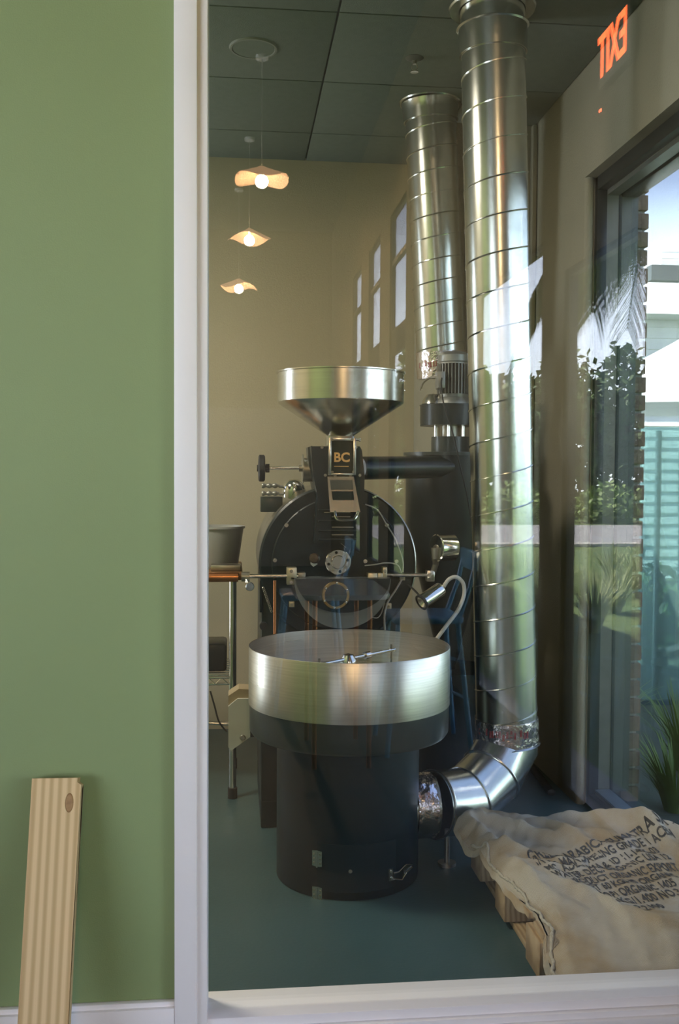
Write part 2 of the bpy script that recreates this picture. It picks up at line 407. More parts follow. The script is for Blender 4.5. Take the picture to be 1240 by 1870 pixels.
# timber leaning on the green wall
w_ = .112; th = .045
pt = at(102, 1421, YP - .06); pb = Vector((at(86, 1870, 2.27).x - .008, 2.17, 0))
d = (pt - pb).normalized(); xx = Vector((1, 0, 0)); xx = (xx - d * xx.dot(d)).normalized(); nn = d.cross(xx)   # nn away from the wall or to it
if nn.y > 0: nn = -nn
bm = B(); L = (pt - pb).length
# front face slightly rounded at the edges, a split at the top right corner
prof = [(-w_ / 2, 0), (w_ / 2, 0), (w_ / 2, L * .965), (w_ / 2 + .003, L * .98), (w_ / 2 - .006, L * .988), (w_ / 2 - .005, L), (-w_ / 2, L)]
prism(bm, [pb + xx * a + d * b2 for a, b2 in prof], -nn * th)
M = Matrix((xx, -nn, d)).transposed().to_4x4(); M.translation = pb
for v in bm.verts: v.co = M.inverted() @ v.co
bmesh.ops.bevel(bm, geom=[e_ for e_ in bm.edges if e_.calc_length() > .3], offset=.004, segments=2, affect='EDGES')
plank = obj('timber_plank', bm, m_pine, pivot=(0, 0, 0)); plank.matrix_world = Matrix.Translation(pb * K) @ Matrix((xx, -nn, d)).transposed().to_4x4()
tag(plank, 'pale pine board standing on end and leaning on the green wall', 'board')
bm = B(); lathe(bm, [(0, -.002), (.012, -.0025), (.014, 0)], (w_ / 2 - .022, -.0, L * .93), axis=(0, 1, 0), n=20)
for v in bm.verts: v.co.x = (v.co.x - (w_ / 2 - .022)) * .7 + (w_ / 2 - .022); v.co.z = (v.co.z - L * .93) * 1.6 + L * .93
kn = obj('knot', bm, mat('pine_knot', (.30, .17, .07), .6, col2=(.42, .26, .11), scale=80), None); kn.parent = plank; kn['label'] = 'dark knot near the upper right corner'
bpy.context.view_layer.update()

# ------------------------------------------------------------------ spiral ducts
def duct(name, top, bot, R, pitch, label, cuts):
    t_ = thing(name, label, 'duct', bot)
    ax = (top - bot).normalized(); L = (top - bot).length
    bm = B(); lathe(bm, [(R - .006, 0), (R, 0), (R, L), (R - .006, L)], bot, axis=ax, n=72); obj('pipe', bm, m_galv, t_)
    x, y = frame_of(ax); n = 48; pts = []; turns = L / pitch
    for k in range(int(turns * n)):
        a = 2 * pi * k / n; pts.append(bot + ax * (pitch * k / n) + (x * cos(a) + y * sin(a)) * (R + .0005))
    bm = B(); tube(bm, pts, .0034, 5); obj('spiral_seam', bm, m_galv, t_)
    return t_, ax, L
R = .125
dt = at(899, 12, 3.87); db = at(925, 1335, 3.98)
d1, ax1, L1 = duct('exhaust_duct', Vector((dt.x, dt.y, ZC + .004)), db, R, .143, 'large galvanised spiral duct running from ceiling to elbow at the roaster base', None)
tp = db + ax1 * (L1 - .08)
bm = B(); lathe(bm, [(R + .002, -.10), (R + .007, -.10), (R + .009, .0), (R + .002, .004)], tp, axis=ax1, n=72); obj('top_collar', bm, m_galv, d1)
bm = B(); lathe(bm, [(R + .006, -.006), (R + .016, 0), (R + .006, .006)], tp + ax1 * -.0, axis=ax1, n=72, closed=True); obj('collar_bead', bm, m_galv, d1)
bm = B(); lathe(bm, [(R + .004, 0), (R + .04, 0), (R + .045, .006), (R + .006, .007)], (dt.x, dt.y, ZC - .011), n=72); obj('ceiling_ring', bm, m_galv, d1)
bm = B(); lathe(bm, [(R + .001, -.045), (R + .003, -.045), (R + .006, -.02), (R + .003, .0), (R + .007, .02), (R + .004, .06), (R + .001, .06)], db, axis=ax1, n=72)
for v in bm.verts: v.co += (v.co - db).normalized() * .003 * noise.noise(v.co * 40)
obj('foil_tape', bm, m_foil, d1, label='crinkled foil tape with red print')
bm = B(); lathe(bm, [(R + .004, -.048), (R + .013, -.045), (R + .004, -.04)], db, axis=ax1, n=72, closed=True); obj('elbow_bead', bm, m_galv, d1)
# elbow: three mitred gores from the vertical to the base
cB = at(637, 1500, 3.69)                                    # where it meets the cooling base
e0 = db - ax1 * .045
e3 = at(792, 1469, 3.72); 
e1 = at(896, 1416, 3.92); e2 = at(851, 1462, 3.80)
def miter(bm, pts, R, n=72):
    rings = []
    for i, p in enumerate(pts):
        if i == 0: nrm = (pts[1] - p).normalized()
        elif i == len(pts) - 1: nrm = (p - pts[i - 1]).normalized()
        else: nrm = ((pts[i + 1] - p).normalized() + (p - pts[i - 1]).normalized()).normalized()
        dr = (pts[min(i + 1, len(pts) - 1)] - pts[max(i, 0) if i < len(pts) - 1 else i - 1]).normalized()
        rings.append((p, nrm, dr))
    x, y = frame_of(rings[0][2]); loops = []
    d0 = rings[0][2]
    base = [x * cos(2 * pi * k / n) * R + y * sin(2 * pi * k / n) * R for k in range(n)]
    cur = [pts[0] + b_ for b_ in base]; loops.append([bm.verts.new(c) for c in cur])
    for i in range(1, len(pts)):
        dd = (pts[i] - pts[i - 1]).normalized(); nrm = rings[i][1]; nxt = []
        for c in cur:
            s = (pts[i] - c).dot(nrm) / dd.dot(nrm); nxt.append(c + dd * s)
        cur = nxt; loops.append([bm.verts.new(c) for c in cur])
        for k in range(n): bm.faces.new((loops[-2][k], loops[-2][(k + 1) % n], loops[-1][(k + 1) % n], loops[-1][k]))
    return loops
bm = B(); lp = miter(bm, [e0, e0 - ax1 * .02, e1, e2, e3, e3 + (e3 - e2).normalized() * .01], R)
loops = [[v.co.copy() for v in l] for l in lp]
obj('elbow', bm, m_galv, d1, sharp=20)
for li in (2, 3, 4):
    bm = B(); l = loops[li]; c = sum(l, Vector()) / len(l); tube(bm, [p + (p - c).normalized() * .002 for p in l + l[:2]], .005, 8, cap=False); obj('elbow_seam', bm, m_galv, d1)
dj = Vector((cB.x - e3.x, cB.y - e3.y, 0)).normalized()
bm = B(); lathe(bm, [(R - .012, .0), (R - .012, .12)], e3 + Vector((0, 0, 0)), axis=dj, n=64); obj('connector', bm, m_galv, d1)
bm = B(); lathe(bm, [(R - .012, .01), (R - .002, .012), (R - .004, .05), (R - .003, .09), (R - .012, .092)], e3, axis=dj, n=64)
for v in bm.verts: v.co += Vector((0, 0, .004 * noise.noise(v.co * 30)))
obj('foil_wrap', bm, m_foil, d1, label='crinkled silver foil wrap on the joint at the base')
# saddle foot under the elbow
ft = Vector((e3.x + .0, e3.y, 0)) + (e2 - e3) * .15
bm = B(); cyl(bm, (ft.x + .03, ft.y - .02, 0), (ft.x + .03, ft.y - .02, .012), .035); cyl(bm, (ft.x + .03, ft.y - .02, .012), (ft.x + .03, ft.y - .02, max(.03, e3.z - R + .03)), .010); obj('foot', bm, m_dull, d1)

d2t = at(785, 200, 4.87); d2b = at(808, 690, 4.95)
d2, ax2, L2 = duct('exhaust_duct', Vector((d2t.x, d2t.y, ZC + .004)), d2b, R, .105, 'shorter galvanised spiral duct from ceiling down to the blower on the chaff cyclone', None)
tp = d2b + ax2 * (L2 - .075)
bm = B(); lathe(bm, [(R + .002, -.02), (R + .009, -.02), (R + .010, .02), (R + .014, .06), (R + .016, .066), (R + .002, .07)], tp, axis=ax2, n=72); obj('top_collar', bm, m_galv, d2)
bm = B(); lathe(bm, [(R + .003, 0), (R + .022, 0), (R + .026, .006), (R + .003, .007)], (d2t.x, d2t.y, ZC - .011), n=72); obj('ceiling_ring', bm, m_galv, d2)
bm = B(); lathe(bm, [(R + .001, -.0), (R + .003, 0), (R + .005, .06), (R + .003, .13), (R + .001, .13)], d2b, axis=ax2, n=72)
for v in bm.verts: v.co += (v.co - d2b).normalized() * .003 * noise.noise(v.co * 40)
obj('foil_tape', bm, m_foil, d2, label='foil tape band with faint red print')
# red print on both tapes
for (dd, base, axd, z0, Rr) in ((d1, db, ax1, .005, R + .0075), (d2, d2b, ax2, .05, R + .0065)):
    x, y = frame_of(axd); bm = B(); random.seed(3)
    th0 = math.atan2((EYE - base).dot(y), (EYE - base).dot(x))
    for k in range(16):
        a = th0 - 1.0 + k * .11 + random.uniform(-.02, .02); h = z0 + random.uniform(-.008, .008)
        if random.random() < .35: continue
        for s in range(2):
            a_ = a + s * .035
            p = [base + axd * (h + hh) + (x * cos(a_ + aa) + y * sin(a_ + aa)) * Rr for aa, hh in ((0, 0), (.02, 0), (.03, .028), (.012, .028))]
            bm.faces.new([bm.verts.new(q) for q in p])
    obj('red_lettering', bm, m_red, dd, label='faint red print on the foil tape', kind='stuff')

# ------------------------------------------------------------------ chaff cyclone with blower
YC = 4.8
c0 = at(820, 1000, YC); cxx = c0.x; S = YC / F * 1.0
def zat(u, v, Y): return at(u, v, Y).z
cyc = thing('chaff_cyclone', 'black chaff cyclone with a grey finned motor on top, beside the ducts', 'cyclone', (cxx, YC, 0))
rc = (cxx - at(745, 900, YC - .05).x)
z_t = zat(820, 828, YC); z_m = zat(820, 955, YC); z_c = zat(820, 1215, YC); 
bm = B(); lathe(bm, [(0, z_t), (rc - .004, z_t), (rc, z_t - .004), (rc, z_m), (.04, z_c), (.04, z_c - .06)], (cxx, YC, 0), n=72); obj('cone_body', bm, m_black, cyc)
bm = B(); lathe(bm, [(rc, z_t - .012), (rc + .012, z_t - .012), (rc + .012, z_t + .003), (rc - .01, z_t + .004)], (cxx, YC, 0), n=72); obj('rim', bm, m_greybl, cyc)
rb = .20; zb0 = z_c - .02
bm = B(); lathe(bm, [(0, 0.001), (rb, 0.001), (rb, zb0 - .02), (rb + .008, zb0 - .02), (rb + .008, zb0), (0, zb0 + .01)], (cxx + .03, YC + .05, 0), n=64); obj('chaff_bin', bm, m_black, cyc)
bcx = at(822, 800, YC).x
z1, z2, z3, z4 = zat(822, 798, YC), zat(822, 778, YC), zat(822, 740, YC), zat(822, 645, YC)
rn = .092
bm = B(); lathe(bm, [(0, z_t), (rn, z_t), (rn, z1), (0, z1)], (bcx, YC, 0), n=48); obj('neck', bm, m_greybl, cyc)
bm = B(); lathe(bm, [(.05, z1), (.05, z2)], (bcx, YC, 0), n=32); obj('shaft_housing', bm, m_dull, cyc)
for a in (.3, 1.9, 3.3, 4.4, 5.5):
    bm = B(); cyl(bm, (bcx + .075 * cos(a), YC + .075 * sin(a), z1 - .002), (bcx + .075 * cos(a), YC + .075 * sin(a), z2 + .002), .008, n=10); obj('post', bm, m_steel, cyc)
rf = bcx - at(768, 760, YC).x
bm = B(); lathe(bm, [(0, z2), (rf, z2), (rf, z3 - .004), (rf + .004, z3 - .004), (rf + .004, z3), (0, z3 + .001)], (bcx, YC, 0), n=64); obj('fan_housing', bm, m_black, cyc)
mx_ = at(828, 700, YC - .06).x; my = YC - .06; rm = .071
mo = B(); zA = zat(828, 728, my)
lathe(mo, [(rm + .018, z3), (rm + .018, z3 + .01), (rm + .004, z3 + .03), (rm - .004, zA), (rm, zA + .01), (rm, z4 - .055), (rm + .004, z4 - .05), (rm + .005, z4 - .02), (rm - .012, z4 - .004), (rm - .03, z4), (0, z4)], (mx_, my, 0), n=64)
mo = obj('motor', mo, m_motor, cyc)
for k in range(30):
    a = 2 * pi * k / 30
    bm = B(); zz0, zz1 = zA + .02, z4 - .062
    u = Vector((cos(a), sin(a), 0)); tt = Vector((-sin(a), cos(a), 0)); c = Vector((mx_, my, 0))
    pts = [c + u * (rm - .002) + tt * .0028 + Vector((0, 0, zz0)), c + u * (rm + .009) + tt * .0018 + Vector((0, 0, zz0)), c + u * (rm + .009) - tt * .0018 + Vector((0, 0, zz0)), c + u * (rm - .002) - tt * .0028 + Vector((0, 0, zz0))]
    prism(bm, pts, (0, 0, zz1 - zz0)); obj('fin', bm, m_motor, mo)
bm = B(); lathe(bm, [(rm + .001, zA + .02), (rm + .0015, zA + .02), (rm + .0015, z4 - .062), (rm + .001, z4 - .062)], (mx_, my, 0), n=64); obj('slot_shadow', bm, m_dark, mo, label='dark sleeve standing in for the shade between the cooling fins')  # near-black sleeve gives the fin gaps their shade as colour
tb = at(806, 690, my - .07)
bm = B(); box(bm, tb.x - .02, tb.x + .015, tb.y - .02, tb.y + .05, tb.z - .05, tb.z + .03, bev=.004); obj('terminal_box', bm, m_motor, cyc)
bm = B(); tube(bm, spline([at(807, 690, my - .10), at(806, 705, my - .11), at(811, 740, my - .13), at(828, 795, my - .17), at(840, 850, my - .2), at(853, 905, my - .22), at(862, 960, my - .2)], 8), .0035, 8); obj('power_cable', bm, m_rubber, cyc)
bm = B(); tube(bm, spline([at(802, 688, my - .06), at(785, 690, my - .02), at(772, 700, my), at(768, 712, my + .02)], 8), .006, 8); obj('clamp_strap', bm, m_dull, cyc)
bm = B(); z5 = z3 + .002; lathe(bm, [(.055, z5), (.05, z5 + .02), (.03, z5 + .045), (.0, z5 + .05)], (at(788, 735, YC).x, YC - .04, 0), n=24); obj('inlet_boot', bm, m_steel, cyc)
# inlet pipe from the roaster (black, with a tapered end)
pa = at(655, 855, 4.35); pbb = at(800, 853, 4.62); pcc = at(846, 852, 4.63)
rp = 21 * 4.45 / F
bm = B(); tube(bm, [pa, pbb, pbb + (pcc - pbb) * .55, pcc], [rp, rp, rp * .8, .006], 40); obj('inlet_pipe', bm, m_black, cyc)

# ------------------------------------------------------------------ the coffee roaster
ro = thing('coffee_roaster', 'black drum coffee roaster with steel hopper and round cooling tray', 'coffee roaster', (at(637, 1605, 3.69).x, 3.69, 0))
T = at(638, 1185, 3.69); TX, TY = T.x, 3.69
RT = .5 * (at(820, 1185, TY).x - at(456, 1185, TY).x)
RBs = .5 * (at(762, 1600, TY).x - at(506, 1600, TY).x); BX = at(634, 1600, TY).x
ztop = zat(638, 1212, TY - RT); zsb = zat(638, 1325, TY - RT); zlb = zat(638, 1384, TY - RT)
# base
bm = B(); lathe(bm, [(0, .001), (RBs - .002, .001), (RBs, .004), (RBs, zlb + .02), (0, zlb + .02)], (BX, TY, 0), n=96); base_o = obj('cooling_base', bm, m_body, ro)
bm = B(); lathe(bm, [(RBs, zlb - .0), (RT - .012, zlb + .0), (RT - .004, zlb + .012), (RT - .003, zsb + .003)], (TX, TY, 0), n=120)
obj('tray_skirt', bm, m_greybl, ro, label='dark grey lower band of the cooling tray')
bm = B(); lathe(bm, [(RT, zsb), (RT, ztop - .002), (RT - .0012, ztop), (RT - .003, ztop - .001), (RT - .003, zsb + .0)], (TX, TY, 0), n=140, closed=True)
obj('tray_band', bm, m_steelb, ro, label='brushed stainless steel band of the cooling tray')
zf = ztop - .13
bm = B(); lathe(bm, [(0, zf), (RT - .004, zf), (RT - .004, zf - .01), (0, zf - .01)], (TX, TY, 0), n=96)
obj('tray_floor', bm, mat('perforated_steel', (.50, .50, .47), .25, metal=1, col2=(.34, .34, .32), scale=260, detail=0), ro)
# stirrer
hub = at(636, 1210, TY)
bm = B(); lathe(bm, [(.035, zf), (.034, hub.z), (.032, hub.z + .012), (.02, hub.z + .03), (0, hub.z + .036)], (hub.x, TY, 0), n=32); sh = obj('stirrer_hub', bm, m_chrome, ro)
hz = hub.z + .0
armR = Vector((at(721, 1186, TY + .12).x, TY + .12, at(721, 1186, TY + .12).z)); armL = Vector((at(583, 1214, TY - .08).x, TY - .08, at(583, 1214, TY - .08).z))
bm = B(); cyl(bm, armL, armR, .0065, n=14); obj('stirrer_arm', bm, m_chrome, ro)
bm = B(); c = armL.lerp(armR, .62); cyl(bm, c - (armR - armL).normalized() * .012, c + (armR - armL).normalized() * .012, .014, n=16); obj('arm_collar', bm, m_chrome, ro)
for f in (.0, .95):
    c = armL.lerp(armR, f); bm = B(); cyl(bm, (c.x, c.y, zf + .01), (c.x, c.y, c.z + .022), .0045, n=10); obj('stirrer_pin', bm, m_chrome, ro)
# base door, hinges, latch
def ang(u, v): # angle on the base cylinder that the pixel sees
    dr = ray(u, v); ox, oy = EYE.x - BX, EYE.y - TY
    A = dr.x ** 2 + dr.y ** 2; Bq = 2 * (ox * dr.x + oy * dr.y); Cq = ox ** 2 + oy ** 2 - RBs ** 2
    s = (-Bq - math.sqrt(Bq * Bq - 4 * A * Cq)) / (2 * A); p = EYE + dr * s
    return math.atan2(p.y - TY, p.x - BX), p.z
aL, _ = ang(580, 1567); aR, _ = ang(722, 1592); zd = ang(650, 1543)[1]
bm = B(); lathe(bm, [(RBs - .001, .03), (RBs + .0025, .03), (RBs + .0025, zd), (RBs - .001, zd)], (BX, TY, 0), n=40, a0=aL, a1=aR, xdir=(1, 0, 0), closed=True)
bm.faces.ensure_lookup_table(); obj('base_door', bm, m_body, ro, label='curved access door in the cooling base')
for v_ in (1567, 1633):
    a_, z_ = ang(580, v_)
    u = Vector((cos(a_), sin(a_), 0)); tt = Vector((-sin(a_), cos(a_), 0)); c = Vector((BX, TY, z_)) + u * (RBs + .003)
    bm = B()
    for s in (-1, 1):
        pts = [c + tt * s * .002 + Vector((0, 0, -.029)), c + tt * s * .019 + Vector((0, 0, -.027)) - u * .001, c + tt * s * .019 + Vector((0, 0, .027)) - u * .001, c + tt * s * .002 + Vector((0, 0, .029))]
        prism(bm, pts, u * .003)
    cyl(bm, c + Vector((0, 0, -.031)) + u * .003, c + Vector((0, 0, .031)) + u * .003, .004, n=10)
    hg = obj('hinge', bm, m_steel, ro)
    bm = B()
    for s in (-1, 1):
        for zz in (-.016, 0, .016): cyl(bm, c + tt * s * .012 + Vector((0, 0, zz)) + u * .002, c + tt * s * .012 + Vector((0, 0, zz)) + u * .0045, .0032, n=10)
    obj('screw', bm, m_dull, hg)
def onb(u, v, off=.004):
    a_, z_ = ang(u, v); return Vector((BX + cos(a_) * (RBs + off), TY + sin(a_) * (RBs + off), z_))
bm = B(); prism(bm, [onb(708, 1586), onb(716, 1584), onb(717, 1606), onb(709, 1608)], (.0, -.004, 0)); lat = obj('latch_plate', bm, m_steel, ro)
bm = B(); tube(bm, [onb(716, 1592, .012), onb(722, 1590, .016), onb(733, 1576, .02), onb(746, 1577, .014)], .0035, 8); tube(bm, [onb(716, 1603, .012), onb(728, 1604, .016), onb(734, 1590, .02), onb(746, 1582, .014)], .0035, 8)
prism(bm, [onb(730, 1581, .012), onb(746, 1575, .01), onb(747, 1584, .01), onb(733, 1594, .012)], (.0, -.004, 0)); obj('latch_lever', bm, m_chrome, ro)
for (u_, v_) in ((712, 1590), (713, 1602)):
    bm = B(); p = onb(u_, v_, .007); cyl(bm, p, p + Vector((0, -.004, 0)), .0045, n=12); obj('rivet', bm, m_chrome, lat)
bm = B(); p = onb(640, 1591, .002); lathe(bm, [(0, .002), (.006, .002), (.007, 0)], p, axis=(0, -1, 0), n=16); obj('screw', bm, m_dull, ro)

# drum body
YF = 4.10
FC = at(617, 1030, YF); rD = 145 * YF / F
bx0 = at(478, 1100, 4.1).x; bx1 = at(735, 1100, 4.1).x; zbd = FC.z
bm = B(); box(bm, bx0, bx1, 4.15, 4.85, .12, zbd, bev=.006); obj('body', bm, m_black, ro)
bm = B(); box(bm, bx0 + .0, bx1 - .02, 4.17, 4.8, .001, .12, bev=.006); obj('plinth', bm, m_body, ro)
bm = B(); lathe(bm, [(0, 0), (rD - .008, 0), (rD, .006), (rD, .06), (rD - .004, .07)], (FC.x, YF, FC.z), axis=(0, 1, 0), n=120); fp = obj('front_housing', bm, m_black, ro)
bm = B(); lathe(bm, [(rD - .012, .06), (rD - .004, .07), (rD - .004, .8), (0, .81)], (FC.x, YF, FC.z), axis=(0, 1, 0), n=120); obj('drum_jacket', bm, m_dull, ro, label='dull steel jacket of the drum')
rI = 122 * YF / F
bm = B(); lathe(bm, [(0, -.012), (rI - .004, -.012), (rI, -.008), (rI, .002)], (FC.x, YF, FC.z), axis=(0, 1, 0), n=120); obj('face_plate', bm, m_black, ro)
bm = B(); lathe(bm, [(rD - .002, -.004), (rD + .003, .0), (rD + .002, .02), (rD - .004, .02)], (FC.x, YF, FC.z), axis=(0, 1, 0), n=80, a0=-1.3, a1=.3, xdir=(1, 0, 0), closed=True)
# steel arc laid only on the upper right, standing in for the rim's highlight
for v in bm.verts: pass
obj('rim_highlight', bm, m_steel, ro, label='steel strip standing in for the highlight on the upper right rim')
YFF = YF - .013
def bolt(u, v, r_=.0085, m_=m_steel, par=None, name='bolt', Y=None):
    p = at(u, v, YFF if Y is None else Y); bm = B()
    lathe(bm, [(0, .008), (r_ * .55, .008), (r_ * .6, .004), (r_, .004), (r_, 0)], p, axis=(0, -1, 0), n=14); return obj(name, bm, m_, ro if par is None else par)
for u, v in ((523, 959), (502, 1023), (706, 959), (724, 1025), (667, 1025), (653, 1072)): bolt(u, v)
for u, v in ((692, 926), (540, 926)): bolt(u, v, .007, m_black)
# centre flange
fc = at(617, 1026, YFF)
bm = B(); lathe(bm, [(0, .022), (.026, .022), (.029, .019), (.029, .012), (.050, .012), (.0535, .009), (.0535, 0)], fc, axis=(0, -1, 0), n=64); fl = obj('bearing_flange', bm, m_steel, ro)
for k in range(8):
    a = 2 * pi * k / 8 + .2; p = fc + Vector((cos(a) * .040, -.0122, sin(a) * .040)); bm = B()
    lathe(bm, [(0, .003 if k % 2 else .0006), (.0052, .003 if k % 2 else .0006), (.006, 0)], p, axis=(0, -1, 0), n=14); obj('screw', bm, m_dull if k % 2 else m_dark, fl)
# sample trier
p = at(577, 1020, YFF)
bm = B(); lathe(bm, [(.018, 0), (.019, .03), (.021, .04), (.021, .06), (.016, .068), (0, .07)], p, axis=(-.2, -1, .1), n=28); ty = obj('trier_knob', bm, mat('dark_wood_knob', (.07, .045, .03), .3, coat=.4), ro)
bm = B(); prism(bm, [at(567, 1012, YFF - .01), at(580, 1030, YFF - .01), at(572, 1035, YFF - .01), at(567, 1030, YFF - .01)], (0, -.006, 0)); obj('trier_spout', bm, m_cream, ro, label='pale triangular spout plate')
# cross bar with clamps
YRd = YFF - .05
def rod(u0, v0, u1, v1, Y, r_, name, m_, par=ro, n=16):
    bm = B(); cyl(bm, at(u0, v0, Y), at(u1, v1, Y), r_, n=n); return obj(name, bm, m_, par)
rod(447, 1052, 545, 1052, YRd, .0085, 'lever_rod', m_steel)
rod(690, 1050, 789, 1050, YRd, .0085, 'lever_rod', m_steel)
def blk(u0, v0, u1, v1, Y, dep, name, m_, par=ro, bev=.002, label=None):
    a = at(u0, v0, Y); b_ = at(u1, v1, Y); bm = B(); box(bm, min(a.x, b_.x), max(a.x, b_.x), Y, Y + dep, min(a.z, b_.z), max(a.z, b_.z), bev=bev); return obj(name, bm, m_, par, label=label)
m_zinc = mat('zinc_plate', (.62, .56, .40), .35, metal=.8, col2=(.52, .47, .34), scale=12)
for (a_, b_, c_, d_) in ((524, 1037, 542, 1068), (699, 1036, 706 + 1, 1068), (672, 1047, 689, 1087), (690, 1047, 699, 1068)):
    blk(a_, b_, c_, d_, YRd - .012, .05, 'clamp_block', m_zinc)
blk(542, 1046, 558, 1057, YRd, .04, 'clamp_arm', m_dull)
for u, v in ((532, 1043), (532, 1063), (681, 1080), (703, 1043), (703, 1062)): bolt(u, v, .007, m_steel, None, 'clamp_bolt', YRd - .0121)
# pivot on the left end of the rod
bm = B(); cyl(bm, at(441, 1053, YRd), at(456, 1053, YRd), .02, n=20); obj('rod_coupling', bm, m_dull, ro)
bm = B(); p = at(455, 1070, YRd - .03); lathe(bm, [(0, .03), (.016, .03), (.018, .026), (.018, -.0), (.010, -.02)], p, axis=(.1, -1, 0), n=24); cyl(bm, p, at(448, 1054, YRd), .009, n=12); obj('locking_knob', bm, m_chrome, ro)
# discharge door: dark D-shaped chute door with grey underside
YD = YFF - .004; Cd = at(622, 1052, YD); rd = 93 * YD / F
def dshape(rr, drop=0, y=0, n=40, sq=.98):
    pts = [Cd + Vector((-rr, y, 0 - drop))]
    for k in range(n + 1):
        a = pi + pi * k / n; pts.append(Cd + Vector((cos(a) * rr * .94, y, sin(a) * rr * sq - drop)))
    pts.append(Cd + Vector((rr, y, -drop))); return pts
bm = B(); prism(bm, dshape(rd), (0, -.09, 0)); obj('discharge_chute', bm, mat('chute_steel', (.20, .23, .24), .38, metal=.6, col2=(.17, .19, .19), scale=6), ro, label='grey rim of the half-round discharge chute')
bm = B(); prism(bm, dshape(rd * .97, 0, -.088, sq=.68), (0, -.02, 0)); obj('discharge_door', bm, m_black, ro, label='glossy black half-round discharge door')
lc = at(613, 1087, YD - .108)
bm = B(); lathe(bm, [(.044, 0), (.046, .006), (.054, .006), (.057, 0)], lc, axis=(0, -1, 0), n=56); rg = obj('lens_ring', bm, m_brass, ro, label='brass ring around the sight lens')
bm = B(); lathe(bm, [(0, .003), (.046, .003), (.046, 0)], lc, axis=(0, -1, 0), n=40); obj('sight_lens', bm, m_lens, ro)
for k in range(6):
    a = 2 * pi * k / 6 + .45; p = lc + Vector((cos(a) * .05, -.006, sin(a) * .05)); bm = B(); lathe(bm, [(0, .005), (.0045, .004), (.006, 0)], p, axis=(0, -1, 0), n=12); obj('lens_screw', bm, m_chrome, rg)
# tags at the side of the chute
for u, v in ((710, 1107), (735, 1055), (533, 1104)):
    blk(u - 5, v - 5, u + 5, v + 5, YFF - .02, .02, 'bracket_lug', m_zinc); bolt(u, v, .005, m_dull, None, 'lug_screw', YFF - .021)
# counterweight
cwp = at(812, 1000, YRd - .02); axc = Vector((-.93, -.36, 0)).normalized()
bm = B(); lathe(bm, [(0, .042), (.052, .042), (.056, .038), (.056, -.036), (.052, -.040), (0, -.040)], cwp, axis=axc, n=56); obj('counterweight', bm, m_chrome, ro)
bm = B(); lathe(bm, [(0, .048), (.012, .048), (.014, .042)], cwp, axis=axc, n=20); obj('counterweight_bolt', bm, m_dull, ro)
bm = B(); p = at(790, 1048, YRd); q = cwp + axc * .046; tube(bm, [p, p.lerp(q, .3) + Vector((.01, 0, .01)), q + Vector((0, 0, -.04)), q], [.012, .013, .015, .018], 12); obj('counterweight_arm', bm, m_dull, ro)
blk(780, 1042, 794, 1062, YRd - .015, .035, 'fork_block', m_steel)
# feed housing on the front
YH = YF - .09
hp = [(568, 815), (657, 815), (661, 822), (666, 868), (665, 905), (655, 992), (574, 992), (580, 905), (572, 868)]
bm = B(); prism(bm, [at(u, v, YH) for u, v in hp], (0, .26, 0)); obj('feed_housing', bm, m_black, ro)
bm = B(); prism(bm, [at(u, v, YH + .1) for u, v in ((562, 817), (570, 814), (574, 850), (572, 880), (564, 850))], (0, .1, 0)); obj('side_flange', bm, m_greybl, ro)
for v in (935, 943, 962, 976):
    blk(592 if v < 940 else 606, v, 640 if v < 950 else 646, v + 1.6, YH - .004, .006, 'louvre', m_dull, bev=.0008)
for v in (930, 950, 968, 984): blk(582, v, 652, v + 3, YH - .01, .012, 'louvre_blade', m_black, bev=.001)
for u, v in ((588, 817), (650, 817), (594, 868), (612, 869), (640, 869), (657, 868)): bolt(u, v, .0062, m_chrome, None, 'housing_screw', YH)
# sight glass
YS = YH - .03
bm = B()
a = at(600, 799, YS); b_ = at(650, 868, YS); fw = .012
box(bm, a.x, a.x + fw, YS, YS + .03, b_.z, a.z, bev=.001); box(bm, b_.x - fw, b_.x, YS, YS + .03, b_.z, a.z, bev=.001); box(bm, a.x + fw, b_.x - fw, YS, YS + .03, a.z - fw, a.z, bev=.001); box(bm, a.x + fw, b_.x - fw, YS, YS + .03, b_.z, b_.z + fw * .7, bev=.001)
obj('sight_frame', bm, m_steel, ro)
sg = blk(605, 804, 646, 864, YS + .006, .02, 'sight_glass', m_lens, bev=0)
Mx = Matrix(((1, 0, 0, 0), (0, 0, -1, 0), (0, 1, 0, 0), (0, 0, 0, 1)))
def fronttext(txt, u, v, Y, size, name, m_, par, **k):
    p = at(u, v, Y); M = Matrix.Translation(p) @ Mx; return text_mesh(txt, size, M, name, m_, par, **k)
fronttext('BC', 624, 843, YS + .0045, .052, 'lettering', m_gold, sg, align='CENTER', bold=.0016, ext=.0005)
blk(610, 851, 637, 852.4, YS + .004, .001, 'gold_line', m_gold, sg, bev=0)
for u, v in ((607, 803), (643, 803), (607, 862), (645, 862)): bolt(u, v, .0055, m_chrome, None, 'sight_screw', YS)
